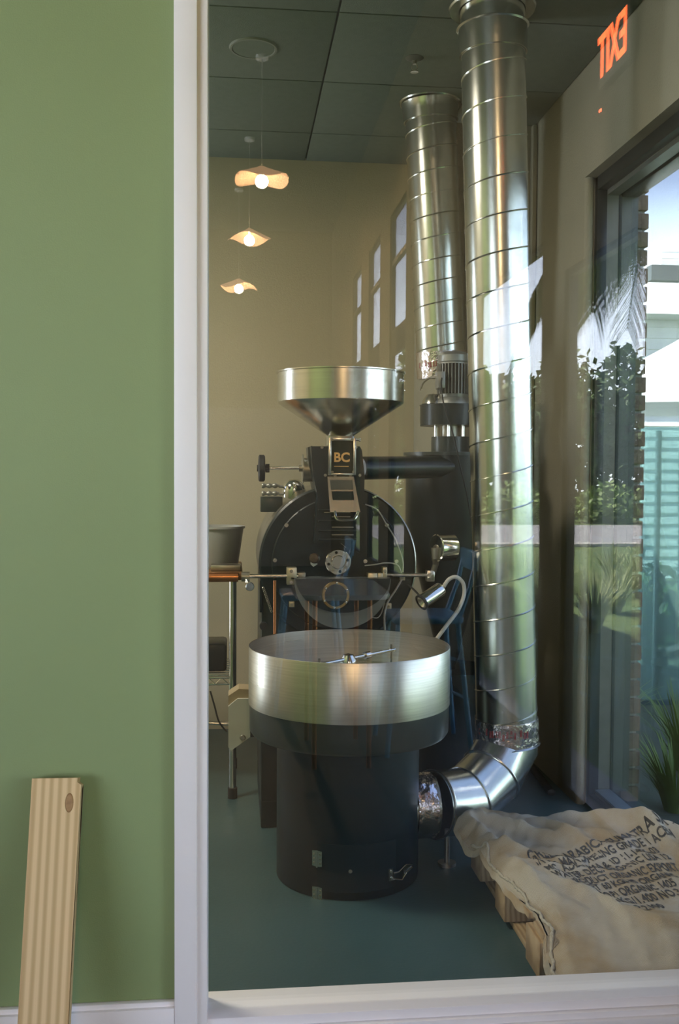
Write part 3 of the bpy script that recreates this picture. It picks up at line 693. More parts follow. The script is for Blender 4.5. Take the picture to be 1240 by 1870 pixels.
# chute below the sight glass, leaning out
ch = [at(598, 870, YH - .012), at(646, 870, YH - .012), at(658, 935, YH - .05), at(603, 935, YH - .05)]
bm = B(); prism(bm, ch, (0, .035, 0)); obj('chute', bm, m_steel, ro)
def lerp4(a, b, c, d, s, t_): return a.lerp(b, s).lerp(d.lerp(c, s), t_)
bm = B(); prism(bm, [lerp4(*ch, .10, .42) + V(0, -.001, 0), lerp4(*ch, .88, .42) + V(0, -.001, 0), lerp4(*ch, .86, .66) + V(0, -.001, 0), lerp4(*ch, .12, .66) + V(0, -.001, 0)], (0, -.003, 0)); obj('chute_window', bm, m_lens, ro)
bm = B(); prism(bm, [lerp4(*ch, .06, .10) + V(0, -.001, 0), lerp4(*ch, .92, .10) + V(0, -.001, 0), lerp4(*ch, .9, .36) + V(0, -.001, 0), lerp4(*ch, .08, .36) + V(0, -.001, 0)], (0, -.004, 0)); obj('chute_plate', bm, m_chrome, ro)
bm = B(); tube(bm, spline([at(612, 934, YH - .055), at(613, 944, YH - .07), at(620, 949, YH - .075), at(643, 949, YH - .075), at(650, 944, YH - .07), at(654, 934, YH - .055)], 6), .006, 10); obj('chute_handle', bm, m_chrome, ro)
# hopper
YHp = 4.12; hx = at(622, 740, YHp).x
zr = zat(622, 684, YHp); zbn = zat(622, 738, YHp); zc = zat(622, 797, YHp); zn = zat(622, 818, YHp)
rh = .5 * (at(737, 690, YHp).x - at(508, 690, YHp).x)
bm = B(); lathe(bm, [(.052, zc), (rh * .985, zbn), (rh, zbn + .006), (rh, zr), (rh + .006, zr + .002), (rh + .006, zr + .007), (rh - .004, zr + .007), (rh - .005, zbn + .008), (.05, zc + .006)], (hx, YHp, 0), n=120, closed=True)
hop = obj('hopper', bm, m_steel, ro, sharp=25, label='polished steel bean hopper')
bm = B(); a = at(598, 796, YHp - .05); b_ = at(648, 822, YHp - .05); 
box(bm, a.x, b_.x, YHp - .055, YHp + .05, b_.z - .01, a.z + .004, bev=.012); obj('hopper_neck', bm, m_steel, ro)
bm = B(); p = at(650, 803, YHp - .02); cyl(bm, p - V(.01, 0, 0), p + V(.016, 0, 0), .005, n=12); cyl(bm, p + V(.012, 0, 0), p + V(.02, 0, 0), .008, n=12); obj('neck_screw', bm, m_chrome, ro)
# airflow hand wheel
YW = 4.16
bm = B(); p0 = at(472, 855, YW); p1 = at(484, 855, YW); lathe(bm, [(.012, -.002), (.05, .0), (.056, .004), (.056, .022), (.05, .027), (.012, .027)], p0, axis=(1, 0, 0), n=40, closed=True); obj('hand_wheel', bm, m_rubber, ro)
bm = B(); cyl(bm, p0 + V(-.006, 0, 0), at(487, 855, YW), .014, n=20); cyl(bm, at(485, 855, YW), at(492, 855, YW), .018, n=20); obj('wheel_hub', bm, m_rubber, ro)
bm = B(); cyl(bm, at(486, 855, YW), at(553, 855, YW), .006, n=14); obj('wheel_shaft', bm, m_chrome, ro)
bm = B(); cyl(bm, at(546, 855, YW), at(554, 855, YW), .014, n=16); cyl(bm, at(552, 856, YW), at(554, 856, YW), .06, n=32); cyl(bm, at(554, 858, YW), at(575, 858, YW), .05, n=36); obj('damper_gearbox', bm, m_dull, ro)
# side cover box and drum handles
blk(476, 907, 516, 935, 4.35, .08, 'side_box', m_greybl)
YG = 4.3
def wavy(v0, nm):
    pts = []; n = 26
    for k in range(n):
        u = 478 + k * 1.55; pts.append(at(u, v0 + (1.5 if k > 20 else 0) - 0, YG) + V(0, 0, .0))
    bm = B(); tube(bm, pts, [.0095 + .0022 * sin(k * .9) if k < 19 else .006 for k in range(n)], 10); return obj(nm, bm, m_motor, ro)
wavy(887, 'grip_handle'); wavy(901, 'grip_handle')
bm = B(); p = at(537, 893, YG); lathe(bm, [(.05, -.03), (.05, 0), (.042, .022), (.024, .038), (0, .043)], p, axis=(.05, -.3, 1), n=36); obj('dome_cap', bm, m_chrome, ro)
# cables on the front
bm = B(); tube(bm, spline([at(667, 921, YFF - .01), at(689, 931, YFF - .012), at(706, 958, YFF - .012), at(722, 985, YFF - .012), at(735, 1022, YFF - .014), at(736, 1045, YFF - .02)], 8), .0028, 8); obj('thermocouple_cable', bm, m_whitecable, ro)
bm = B(); tube(bm, spline([at(666, 1033, YFF - .012), at(685, 1031, YFF - .02), at(705, 1028, YFF - .02), at(726, 1032, YFF - .02), at(734, 1050, YFF - .02)], 8), .0028, 8); obj('thermocouple_cable', bm, m_whitecable, ro)
bm = B(); tube(bm, spline([at(734, 1058, YFF - .02), at(722, 1078, YFF - .025), at(708, 1100, YFF - .03), at(702, 1125, YFF - .03), at(703, 1150, YFF - .02), at(704, 1175, YFF - .01)], 8), .0045, 8); obj('sheathed_cable', bm, m_whitecable, ro)
bm = B(); tube(bm, spline([at(703, 1076, YFF - .03), at(701, 1105, YFF - .03), at(690, 1128, YFF - .03), at(668, 1122, YFF - .03)], 8), .0022, 8); obj('probe_wire', bm, m_whitecable, ro)
bm = B(); tube(bm, spline([at(632, 1000, YFF - .002), at(585, 960, YFF - .004), at(574, 940, YFF - .004)], 5), .0012, 6); obj('probe_wire', bm, m_dull, ro)
# left side: chain, hose, side rail
bm = B()
for k in range(15):
    u = 481 + k * 1.05; v = 1074 + k * 3.0; p = at(u, v, 4.1); lathe(bm, [(.003, -.002), (.006, 0), (.003, .002)], p, axis=(0, 1, .3 if k % 2 else -.3), n=8, closed=True)
obj('chain', bm, m_dull, ro)
bm = B(); cyl(bm, at(502, 1060, 4.03), at(502, 1165, 4.03), .006, n=12); obj('copper_tube', bm, m_copper, ro, label='thin copper tube at the left of the drum')
bm = B(); p = at(481, 1142, 4.09); cyl(bm, p, p + V(0, -.03, 0), .016, n=20); obj('side_knob', bm, m_rubber, ro)
bm = B(); a = at(474, 1060, 4.15); box(bm, a.x, a.x + .012, 4.14, 4.3, at(474, 1118, 4.15).z, a.z, bev=.002); obj('side_cover', bm, m_black, ro)
# small rear housings behind the hopper (burner and drive cover)
bm = B(); box(bm, bx0 + .06, bx1 - .1, 4.87, 5.1, .3, 1.0, bev=.01); obj('drive_cover', bm, m_black, ro)

# ------------------------------------------------------------------ gooseneck lamp on the tray rim
YLp = 3.90
wl = thing('work_lamp', 'small chrome spotlight on a pale gooseneck clipped to the tray rim', 'lamp', at(796, 1170, YLp))
pA = at(770, 1100, YLp - .04); pB = at(806, 1075, YLp); ax = (pA - pB).normalized()
bm = B(); L = (pA - pB).length; lathe(bm, [(.010, -.012), (.014, -.004), (.026, .0), (.029, .006), (.029, L - .004), (.026, L), (.024, L - .01), (0, L - .03)], pB, axis=ax, n=40); obj('lamp_head', bm, m_chrome, wl)
bm = B(); lathe(bm, [(.027, L - .008), (.033, L - .006), (.033, L + .004), (.026, L + .004)], pB, axis=ax, n=40, closed=True); obj('bezel', bm, m_rubber, wl)
bm = B(); lathe(bm, [(0, L - .014), (.012, L - .012), (.024, L + .001)], pB, axis=ax, n=24); obj('reflector', bm, m_steel, wl)
gp = spline([pB - ax * .01, at(820, 1058, YLp), at(834, 1054, YLp), at(846, 1066, YLp), at(847, 1088, YLp), at(836, 1115, YLp), at(815, 1143, YLp), at(795, 1170, YLp)], 10)
bm = B(); tube(bm, gp, [.0075 + .0008 * (k % 2) for k in range(len(gp))], 12); obj('gooseneck', bm, m_whitecable, wl, sharp=60)
bm = B(); p = at(795, 1170, YLp); box(bm, p.x - .014, p.x + .014, YLp - .012, YLp + .012, p.z - .03, p.z + .012, bev=.002); obj('clip', bm, m_dull, wl)
bm = B(); tube(bm, spline([at(745, 1068, YLp + .1), at(757, 1078, YLp + .06), at(768, 1090, YLp)], 6), .004, 8); obj('lamp_cable', bm, m_rubber, wl)

# ------------------------------------------------------------------ steel rack on the left with things on it
YK = 4.55
rk = thing('work_table', 'steel-legged work table with wooden top at the left edge of the glass', 'table', (at(400, 1400, YK).x, YK, 0))
kx1 = at(447, 1055, YK).x; kx0 = kx1 - 1.1; zk = at(400, 1046, YK).z
bm = B(); box(bm, kx0, kx1 - .01, YK, YK + .6, zk - .035, zk, bev=.008); obj('table_top', bm, m_walnut, rk)
bm = B(); cyl(bm, (kx0, YK + .0, zk - .02), (kx1 - .03, YK + .0, zk - .02), .022, n=24); obj('edge_rail', bm, m_copper, rk, label='copper-coloured rounded front rail')
lx = at(425, 1200, YK).x; ly = YK + .03; zl0 = zat(425, 1385, YK)
for (x_, y_) in ((lx, ly), (lx, YK + .5), (kx0 + .1, ly), (kx0 + .1, YK + .5)):
    bm = B(); cyl(bm, (x_, y_, .03), (x_, y_, zk - .036), .017, n=20); lg = obj('leg', bm, m_chrome, rk)
    bm = B(); cyl(bm, (x_, y_, 0), (x_, y_, .05), .022, n=20); obj('foot', bm, m_rubber, lg)
zs = zat(400, 1240, YK)
for i in range(9):
    bm = B(); yy = ly + i * .058; cyl(bm, (kx0 + .1, yy, zs), (lx, yy, zs), .0035, n=8); obj('shelf_wire', bm, m_chrome, rk)
for dz in (0, -.03):
    bm = B(); cyl(bm, (kx0 + .1, ly, zs + dz), (lx, ly, zs + dz), .005, n=8); obj('shelf_rail', bm, m_chrome, rk)
bm = B(); pts = [(lx - .02 - k * .03, ly, zs - (.0 if k % 2 else .03)) for k in range(30)]; tube(bm, pts, .003, 6); obj('shelf_truss', bm, m_chrome, rk)
tub_c = (at(397, 1010, YK + .25).x, YK + .25)
tz = zk + .001; hb = at(397, 985, YK + .25).z - tz
bm = B(); lathe(bm, [(0, tz), (.09, tz), (.10, tz + .02), (.125, tz + .19), (.132, tz + .19), (.132, tz + .2), (.12, tz + .2), (.095, tz + .02), (0, tz + .015)], (tub_c[0], tub_c[1], 0), n=40)
tag(obj('storage_tub', bm, m_tub), 'grey plastic tub standing on the work table beside the white casing', 'tub')
bm = B(); a = at(440, 1038, YK + .1); box(bm, a.x - .14, a.x, YK + .06, YK + .16, zk + .001, zk + .03, bev=.006); tag(obj('small_tray', bm, m_dull), 'flat dull metal tray at the right end of the work table', 'tray')
# machine on the shelf (dark)
bm = B(); a = at(395, 1150, YK + .2)
box(bm, a.x - .12, a.x + .05, YK + .12, YK + .35, zs + .007, zs + .14, bev=.015); sm = obj('scale_body', bm, m_black)
tag(sm, 'dark boxy appliance on the wire shelf under the work table', 'appliance')
# cable from the table
bm = B(); tube(bm, spline([at(384, 1262, YK - .03), at(392, 1290, YK - .04), at(400, 1318, YK - .04), at(414, 1336, YK - .02)], 8), .004, 8)
c_ = obj('cable', bm, m_rubber, rk)
rod(380, 1320, 418, 1322, YK - .02, .009, 'lower_rail', m_steel, rk)

# cream control panel at the left of the cooling tray
YQ = 3.95
q = [at(u, v, YQ) for u, v in ((417, 1290), (434, 1276), (457, 1276), (457, 1346), (422, 1371), (417, 1364))]
cp = thing('panel_box', 'cream metal side box with a screw, between the work table and the cooling tray', 'box', at(437, 1372, YQ))
bm = B(); prism(bm, q, (0, .012, 0)); obj('front_panel', bm, m_cream, cp)
q2 = [at(u, v, YQ + .012) for u, v in ((417, 1290), (434, 1276), (457, 1276), (457, 1259), (436, 1258), (417, 1271))]
bm = B(); prism(bm, q2, (0, .10, 0)); obj('top_cover', bm, mat('tan_card', (.42, .33, .20), .8), cp, label='tan cover on top of the box')
bm = B(); p = at(443, 1347, YQ); lathe(bm, [(0, .008), (.009, .007), (.012, 0)], p, axis=(0, -1, 0), n=16); obj('screw', bm, m_dull, cp)
bm = B(); a = at(419, 1365, YQ + .02); b_ = at(455, 1280, YQ + .02); box(bm, a.x, b_.x + .06, YQ + .014, YQ + .1, a.z + .04, b_.z, bev=.004); obj('back_box', bm, m_greybl, cp)

# ------------------------------------------------------------------ ceiling fittings
p = atz(463, 87, ZC - .004); sp_ = thing('ceiling_speaker', 'round flat speaker grille flush in the ceiling tile at upper left', 'speaker', (p.x, p.y, ZC))
bm = B(); lathe(bm, [(.088, -.002), (.092, -.008), (.100, -.008), (.104, -.0005)], (p.x, p.y, ZC - .004), n=56); obj('trim_ring', bm, mat('ring_paint', (.26, .28, .24), .5), sp_)
bm = B(); lathe(bm, [(0, -.006), (.089, -.006), (.09, -.001)], (p.x, p.y, ZC - .004), n=48); obj('grille', bm, m_ceil, sp_)
p = atz(757, 106, ZC - .004); sk = thing('fire_sprinkler', 'small pendent fire sprinkler in the ceiling left of the tall duct', 'sprinkler', (p.x, p.y, ZC))
bm = B(); lathe(bm, [(0, -.012), (.02, -.012), (.04, -.001)], (p.x, p.y, ZC - .004), n=32); obj('escutcheon', bm, m_greyal, sk)
bm = B(); cyl(bm, (p.x, p.y, ZC - .015), (p.x, p.y, ZC - .03), .009, n=12)
for s in (-1, 1): tube(bm, spline([(p.x + s * .008, p.y, ZC - .03), (p.x + s * .014, p.y, ZC - .045), (p.x, p.y, ZC - .062)], 5), .002, 6)
obj('sprinkler_frame', bm, m_dull, sk)
bm = B(); lathe(bm, [(0, 0), (.018, -.001), (.018, .001), (0, .002)], (p.x, p.y, ZC - .064), n=20); obj('deflector', bm, m_dull, sk)

# ------------------------------------------------------------------ pallet under burlap
PX0 = .885
pal = thing('wooden_pallet', 'rough wooden pallet on the floor under the burlap sack', 'pallet', (1.2, 3.2, 0))
for yc, wd in ((3.56, .14), (3.22, .12), (2.85, .14)):
    for xc in (.0, .5):
        bm = B(); box(bm, PX0 + xc, PX0 + xc + .13, yc - wd / 2, yc + wd / 2, .022, .135, bev=.004); obj('block', bm, m_pallet, pal)
for xc in (0, .5):
    bm = B(); box(bm, PX0 + xc + .03, PX0 + xc + .125, 2.80, 3.63, .001, .021, bev=.002); obj('bottom_board', bm, m_pallet, pal)
for i in range(6):
    y_ = 2.785 + i * .15; bm = B(); box(bm, PX0 + .012, PX0 + .632, y_, y_ + .098, .136, .156, bev=.003); obj('deck_board', bm, m_pallet, pal)

def smooth(a, b, x):
    t_ = max(0, min(1, (x - a) / (b - a))); return t_ * t_ * (3 - 2 * t_)
# plan outline of the sack's left hem, taken from the picture where it lies about 0.17 above the floor
def leftx(y): 
    pts = [(2.56, .885), (2.67, .885), (2.79, .905), (2.91, .915), (3.06, .885), (3.29, .852), (3.44, .812), (3.53, .80), (3.60, .85), (3.66, .92)]
    if y <= pts[0][0]: return pts[0][1]
    for (a, xa), (b, xb) in zip(pts, pts[1:]):
        if y <= b: return xa + (xb - xa) * (y - a) / (b - a)
    return pts[-1][1]
def lin(pts, x):
    if x <= pts[0][0]: return pts[0][1]
    for (a, va), (b, vb) in zip(pts, pts[1:]):
        if x <= b: return va + (vb - va) * smooth(0, 1, (x - a) / (b - a))
    return pts[-1][1]
def ridge_y(x):           # front fold; from it the cloth slopes down towards the glass
    return lin([(.88, 3.16), (1.02, 3.0), (1.10, 2.93), (1.16, 2.80), (1.24, 2.73), (1.55, 2.69)], x)
FOLDS = ((1.02, 3.46, -.45, .40, .030, .028), (1.18, 3.38, -.9, .34, .026, .026), (1.36, 3.42, -.65, .42, .038, .030), (.98, 3.27, -.35, .40, .026, .026), (1.30, 3.52, .2, .34, .026, .034), (.95, 3.08, -1.2, .4, .018, .02),
         (.90, 3.40, -1.0, .30, .022, .022), (1.08, 3.14, -.2, .5, .012, .02), (1.45, 3.30, -1.1, .3, .028, .03), (1.0, 2.85, .25, .34, .010, .035), (1.2, 2.66, .1, .3, .008, .03))
def cfar(x): return .27 * max(0, min(1, (x - 1.0) / .55))
def hz(x, y):
    yt = 2.565 + (y - 2.565) / (1 - cfar(x))
    z = .205 + .045 * smooth(3.05, 3.5, yt) * smooth(1.05, 1.5, x) + .018 * smooth(3.3, 3.55, yt)
    q = smooth(2.7, 3.1, y)
    z += (.006 + .016 * q) * noise.noise(Vector((x * 4.1, y * 5.3, 1.7))) + (.003 + .011 * q) * noise.noise(Vector((x * 9 + y * 3, y * 11, 4.1)))
    z += .0045 * noise.noise(Vector((x * 30, y * 26, 9))) + .007 * abs(noise.noise(Vector((x * 16 + 3, y * 13 - x * 9, 5)))) * (.4 + q)
    el = math.exp(-((x - leftx(y) - .05) / .07) ** 2) * smooth(3.15, 3.4, y); z += el * (.012 + .020 * noise.noise(Vector((x * 22, y * 24, 2))))
    z += .022 * smooth(3.42, 3.56, yt) * noise.noise(Vector((x * 7.5, 2.2, 0)))
    z += .014 * math.exp(-((y - ridge_y(x) - .015) / .035) ** 2) * smooth(.9, 1.05, x)
    for (ax_, ay, ang_, ln, amp, wd) in FOLDS:
        dx, dy = x - ax_, y - ay; s = dx * cos(ang_) + dy * sin(ang_); t_ = -dx * sin(ang_) + dy * cos(ang_) + .02 * sin(s * 14)
        z += amp * math.exp(-(t_ / wd) ** 2 - (s / ln * 2) ** 2)
    ry = ridge_y(x)
    if y < ry: z -= .085 * ((ry - y) / (ry - 2.56)) ** 1.1
    dl = x - leftx(y)
    z -= .040 * (1 - smooth(0, .06, dl)) * (1 - .7 * smooth(3.35, 3.6, y))
    z -= .18 * smooth(3.62, 3.70, yt)
    return max(z, .105 if y < 2.77 or x < PX0 else (.02 if y > 3.655 or x > PX0 + .64 and yt > 3.655 else .161))
YN0, YN1 = 2.565, 3.72; NX, NY = 170, 150; XE = 2.02
sk_ = thing('burlap_sack', 'tan burlap coffee sack with black printing draped over the wooden pallet', 'sack', (1.4, 3.2, .15))
bm = B(); grid = []
for j in range(NY + 1):
    y = YN0 + (YN1 - YN0) * j / NY; lx_ = leftx(y) + .006 * noise.noise(Vector((0, y * 16, 3))); row = []
    xe = XR + .038
    for i in range(NX + 1):
        s = i / NX; x = lx_ + (xe - lx_) * s; yy = YN0 + (y - YN0) * (1 - cfar(x)); row.append(bm.verts.new((x, yy, hz(x, yy))))
    grid.append(row)
for j in range(NY):
    for i in range(NX): bm.faces.new((grid[j][i], grid[j][i + 1], grid[j + 1][i + 1], grid[j + 1][i]))
edge_pts = [grid[j][0].co.copy() for j in range(0, NY + 1)]
ext = bmesh.ops.extrude_face_region(bm, geom=list(bm.faces)); 
for v in [g_ for g_ in ext['geom'] if isinstance(g_, bmesh.types.BMVert)]: v.co.z -= .006
obj('cloth', bm, m_burlap, sk_, sharp=80)
# hanging side flap and stitched hem cord along the left edge
bm = B(); n = len(edge_pts); top = []; bot = []
for k, p in enumerate(edge_pts):
    f = k / n; dr = .020 + .025 * noise.noise(Vector((f * 9, 1, 1))) + .03 * (1 - smooth(.0, .35, f))
    top.append(bm.verts.new(p)); z_ = max(.006, p.z - dr); bot.append(bm.verts.new((p.x - .006 + .012 * noise.noise(Vector((f * 14, 5, 0))), p.y, z_)))
for k in range(n - 1): bm.faces.new((top[k], top[k + 1], bot[k + 1], bot[k]))
ext = bmesh.ops.extrude_face_region(bm, geom=list(bm.faces))
for v in [g_ for g_ in ext['geom'] if isinstance(g_, bmesh.types.BMVert)]: v.co.x += .005
obj('side_flap', bm, m_burlap, sk_, sharp=80)
hem = []
for k in range(0, n - 40):
    y = edge_pts[k].y; x = edge_pts[k].x + .012 + .008 * sin(y * 23) + .004 * sin(y * 61); hem.append(Vector((x, y, hz(x, y) + .004)))
bm = B(); tube(bm, hem, [.0050 + .0016 * sin(k * 1.7) for k in range(len(hem))], 8); obj('hem_cord', bm, m_seam, sk_, sharp=80, label='pale stitched hem cord')
def onsack(v): return Vector((v.x, v.y, hz(v.x, v.y) + .0022))
lines = [('GREEN ARABICA SUMATRA SM M.', .056, .985, 3.20), ('IN KG MANDHELING GRADE 1 ACEH', .046, .99, 3.145), ('MC. ADE SUMA & ID 11-1405-03', .044, 1.01, 3.095), ('WATER DEC. ORGANIC USA 12', .044, 1.02, 3.045), ('PRODUCT ORGANIC EXPORT', .042, 1.06, 3.0), ('NET 60 KGS ID ORGANIC', .042, 1.09, 2.955), ('KOPI ORGANIC 1405', .042, 1.12, 2.91), ('DKG/1.400 NO.3', .048, 1.145, 2.86), ('P.2100', .048, 1.20, 2.81)]
for tx, s_, x_, y_ in lines:
    M = Matrix.Translation((x_, y_, 0)) @ Matrix.Rotation(.16, 4, 'Z') @ Matrix.Diagonal((.68, 1.2, 1, 1))
    text_mesh(tx, s_, M, 'printed_line', m_ink, sk_, fn=onsack, bold=.0009)

# ------------------------------------------------------------------ the room behind the camera (seen in the glass)
bm = B(); box(bm, XL, XR + .3, YR, YP - .06, -.12, 0); struct('floor_front', bm, m_cafe_floor)
bm = B(); box(bm, XL, XO, YR, YP + .12, ZCC, ZCC + .2); struct('ceiling_front', bm, m_cafe_ceil)
bm = B(); box(bm, XL, XO, YR - .2, YR, 2.56, ZCC); struct('wall_rear', bm, m_cafe_wall)
bm = B(); box(bm, XL, XO, YR - .2, YR + .02, 0, 2.56); struct('wall_rear_lower', bm, m_cafe_light)
bm = B()
box(bm, XL - .2, XL, YR, -9, 0, ZCC); box(bm, XL - .2, XL, -9, YP, 3.4, ZCC); box(bm, XL - .2, XL, -.8, YP + .12, 0, 3.4); box(bm, XL - .2, XL, -9, -.8, 0, .9)
struct('wall_front_left', bm, m_cafe_wall)
portal('window_portal.003', (XL + .03, -4.9, 2.15), (0, -pi / 2, 0), 2.5, 8.2)
for i, (a, b_, z0, z1) in enumerate(op_cafe):
    wf = thing('window_%d' % (i + 3) if z0 > 0 else 'door_1', '', '', (XR + .04, (a + b_) / 2, z0)); del wf['label']; del wf['category']; wf['kind'] = 'structure'
    bm = B(); f = .025; x0, x1 = XR + .02, XR + .058
    box(bm, x0, x1, a, a + f, z0, z1); box(bm, x0, x1, b_ - f, b_, z0, z1); box(bm, x0, x1, a, b_, z0, z0 + f); box(bm, x0, x1, a, b_, z1 - f, z1)
    if z1 > 3: box(bm, x0, x1, a, b_, 3.6, 3.65); box(bm, x0, x1, a, b_, 2.7, 2.95)
    obj('frame', bm, m_blackal, wf)
    bm = B(); box(bm, XR + .037, XR + .043, a + f, b_ - f, z0 + f, z1 - f); obj('pane', bm, m_clear, wf)
# pendants
m_shade = mat('pendant_shade', (.80, .58, .42), .6, emit=(1.0, .50, .27), estr=.55)
m_bulb = mat('bulb', (1, .9, .7), .3, emit=(1.0, .62, .34), estr=22)
def pend(x, y, z, label):
    t_ = thing('pendant_lamp', label, 'lamp', (x, y, z), 'wavy pendant lamps of the front room')
    bm = B(); lathe(bm, [(.02, .14), (.06, .115), (.15, .07), (.25, .02), (.252, .015), (.15, .062), (.06, .105), (.02, .13)], (x, y, z), n=56)
    for v in bm.verts:
        dx, dy = v.co.x - x, v.co.y - y; rr = math.hypot(dx, dy); v.co.z += .03 * rr / .25 * sin(3 * math.atan2(dy, dx) + x * 20 + y)
    obj('shade', bm, m_shade, t_)
    bm = B(); lathe(bm, [(0, .035), (.010, .04), (.015, .06), (.010, .085), (.010, .11)], (x, y, z), n=20); obj('bulb', bm, m_bulb, t_)
    bm = B(); cyl(bm, (x, y, z + .13), (x, y, ZCC - .02), .004, n=8); obj('cord', bm, m_whitecable, t_)
    bm = B(); cyl(bm, (x, y, ZCC - .03), (x, y, ZCC), .06, n=24); obj('canopy', bm, m_white, t_)
    l = bpy.data.lights.new('pendant_light', 'POINT'); l.energy = 24; l.color = (1, .66, .36); l.shadow_soft_size = .05
    o = bpy.data.objects.new('pendant_light', l); C.objects.link(o); o.location = Vector((x, y, z + .0)) * K
pend(.24, -4.5, 4.24, 'wavy copper-coloured pendant lamp nearest the glass partition')
pend(.155, -6.8, 4.22, 'wavy copper-coloured pendant lamp in the middle of the row')
pend(.04, -8.9, 4.04, 'wavy copper-coloured pendant lamp farthest from the glass partition')
# exit sign on the right-hand wall
es = thing('exit_sign', 'dark exit sign with glowing orange-red letters high on the side wall', 'sign', (XR - .02, 1.02, 3.2))
bm = B(); box(bm, XR - .035, XR - .001, .86, 1.20, 3.12, 3.38, bev=.004); obj('housing', bm, mat('sign_housing', (.16, .15, .11), .6), es)
M = Matrix.Translation((XR - .037, 1.17, 3.16)) @ Matrix(((0, 0, -1, 0), (-1, 0, 0, 0), (0, 1, 0, 0), (0, 0, 0, 1)))
text_mesh('EXIT', .25, M @ Matrix.Diagonal((.60, 1, 1, 1)), 'lettering', mat('exit_glow', (.8, .1, .03), .5, emit=(1, .13, .035), estr=5.5), es, ext=.001, bold=.003)
bm = B(); lathe(bm, [(0, .004), (.006, .003), (.007, 0)], (XR - .001, .80, 3.06), axis=(-1, 0, 0), n=12); obj('indicator_light', bm, mat('led', (1, .1, .05), .4, emit=(1, .1, .04), estr=14), es)
# table with copper legs
m_gloss = mat('pale_glossy_top', (.72, .66, .60), .12, coat=.8, scale=5)
tb_ = thing('cafe_table', 'pale glossy rounded table with copper-coloured legs behind the photographer', 'table', (.54, -.25, 0))
bm = B(); box(bm, .30, .78, -.70, .1, .875, .90, bev=.0); 
vs = [e_ for e_ in bm.edges if abs(e_.verts[0].co.z - e_.verts[1].co.z) > .01]; bmesh.ops.bevel(bm, geom=vs, offset=.11, segments=8, affect='EDGES', profile=.5)
obj('table_top', bm, m_gloss, tb_)
for x_, y_ in ((.40, -.58), (.68, -.58), (.40, -.02), (.68, -.02)):
    bm = B(); cyl(bm, (x_, y_, 0), (x_, y_, .875), .013, n=12); obj('leg', bm, m_copper, tb_)
# counter stool, blue metal
m_blue = mat('blue_paint', (.20, .42, .58), .35, coat=.3, scale=6)
def stool(cx, cy_, label, rot=0):
    t_ = thing('counter_stool', label, 'stool', (cx, cy_, 0), 'blue metal stools of the front room')
    bm = B(); box(bm, cx - .19, cx + .19, cy_ - .19, cy_ + .19, .70, .74, bev=.015); obj('seat', bm, m_blue, t_)
    for sx in (-1, 1):
        for sy in (-1, 1):
            bm = B(); tube(bm, [(cx + sx * .23, cy_ + sy * .23, 0), (cx + sx * .16, cy_ + sy * .16, .71)], .014, 10); obj('leg', bm, m_blue, t_)
    for z_, o_ in ((.25, .21), (.45, .19)):
        for sx in (-1, 1):
            bm = B(); cyl(bm, (cx + sx * o_, cy_ - o_, z_), (cx + sx * o_, cy_ + o_, z_ + .05), .010, n=8); obj('rung', bm, m_blue, t_)
    for sy in (-1, 1):
        bm = B(); tube(bm, [(cx + .17, cy_ + sy * .15, .73), (cx + .23, cy_ + sy * .15, .9), (cx + .27, cy_ + sy * .15, 1.08)], .013, 8); obj('back_post', bm, m_blue, t_)
    bm = B(); box(bm, cx + .245, cx + .27, cy_ - .17, cy_ + .17, .98, 1.09, bev=.008); obj('backrest', bm, m_blue, t_)
stool(1.03, -.42, 'blue metal counter stool nearest the side window')
stool(.48, -1.45, 'blue metal counter stool standing further from the glass')

# ------------------------------------------------------------------ outside
m_grass = mat('lawn', (.08, .14, .04), .9, col2=(.13, .17, .05), scale=1.2, detail=8)
m_road = mat('asphalt', (.34, .33, .34), .9, col2=(.28, .27, .28), scale=3, detail=8)
m_path = mat('pavement', (.55, .52, .47), .9, scale=2)
m_leaf = mat('tree_leaf', (.06, .12, .03), .6, col2=(.11, .18, .05), scale=1.5)
m_leaf2 = mat('shrub_leaf', (.14, .24, .04), .6, col2=(.22, .30, .07), scale=2)
m_frond = mat('palm_leaf', (.11, .20, .04), .6, col2=(.20, .26, .07), scale=3)
m_blade = mat('grass_blade', (.42, .46, .22), .6, col2=(.30, .38, .13), scale=4)
m_bark = mat('bark', (.16, .11, .07), .9, scale=9, bump=.5)
m_siding = mat('white_siding', (.80, .80, .82), .6, scale=3)
m_grey = mat('grey_beam', (.14, .15, .15), .6, scale=5)
bm = B(); box(bm, XO + .02, 90, -90, 90, -.22, -.12); struct('ground', bm, m_grass)
bm = B(); box(bm, XO + .06, 60, 2.3, 12, -.118, -.04); struct('ground_patio', bm, mat('planting_bed', (.11, .13, .10), .9, col2=(.07, .10, .06), scale=6, detail=8))
def mir(u, v, d_):        # a point of the real place that the partition glass shows at the pixel, d_ deep in the reflection
    p = at(u, v, d_); return Vector((p.x, 2 * YP - p.y, p.z))
bm = B(); box(bm, 3.5, 60, -26, -17.5, -.115, -.09); struct('ground_road', bm, m_road)
bm = B(); box(bm, 3.5, 60, -17.4, -16.9, -.115, -.05); struct('ground_kerb', bm, m_path)
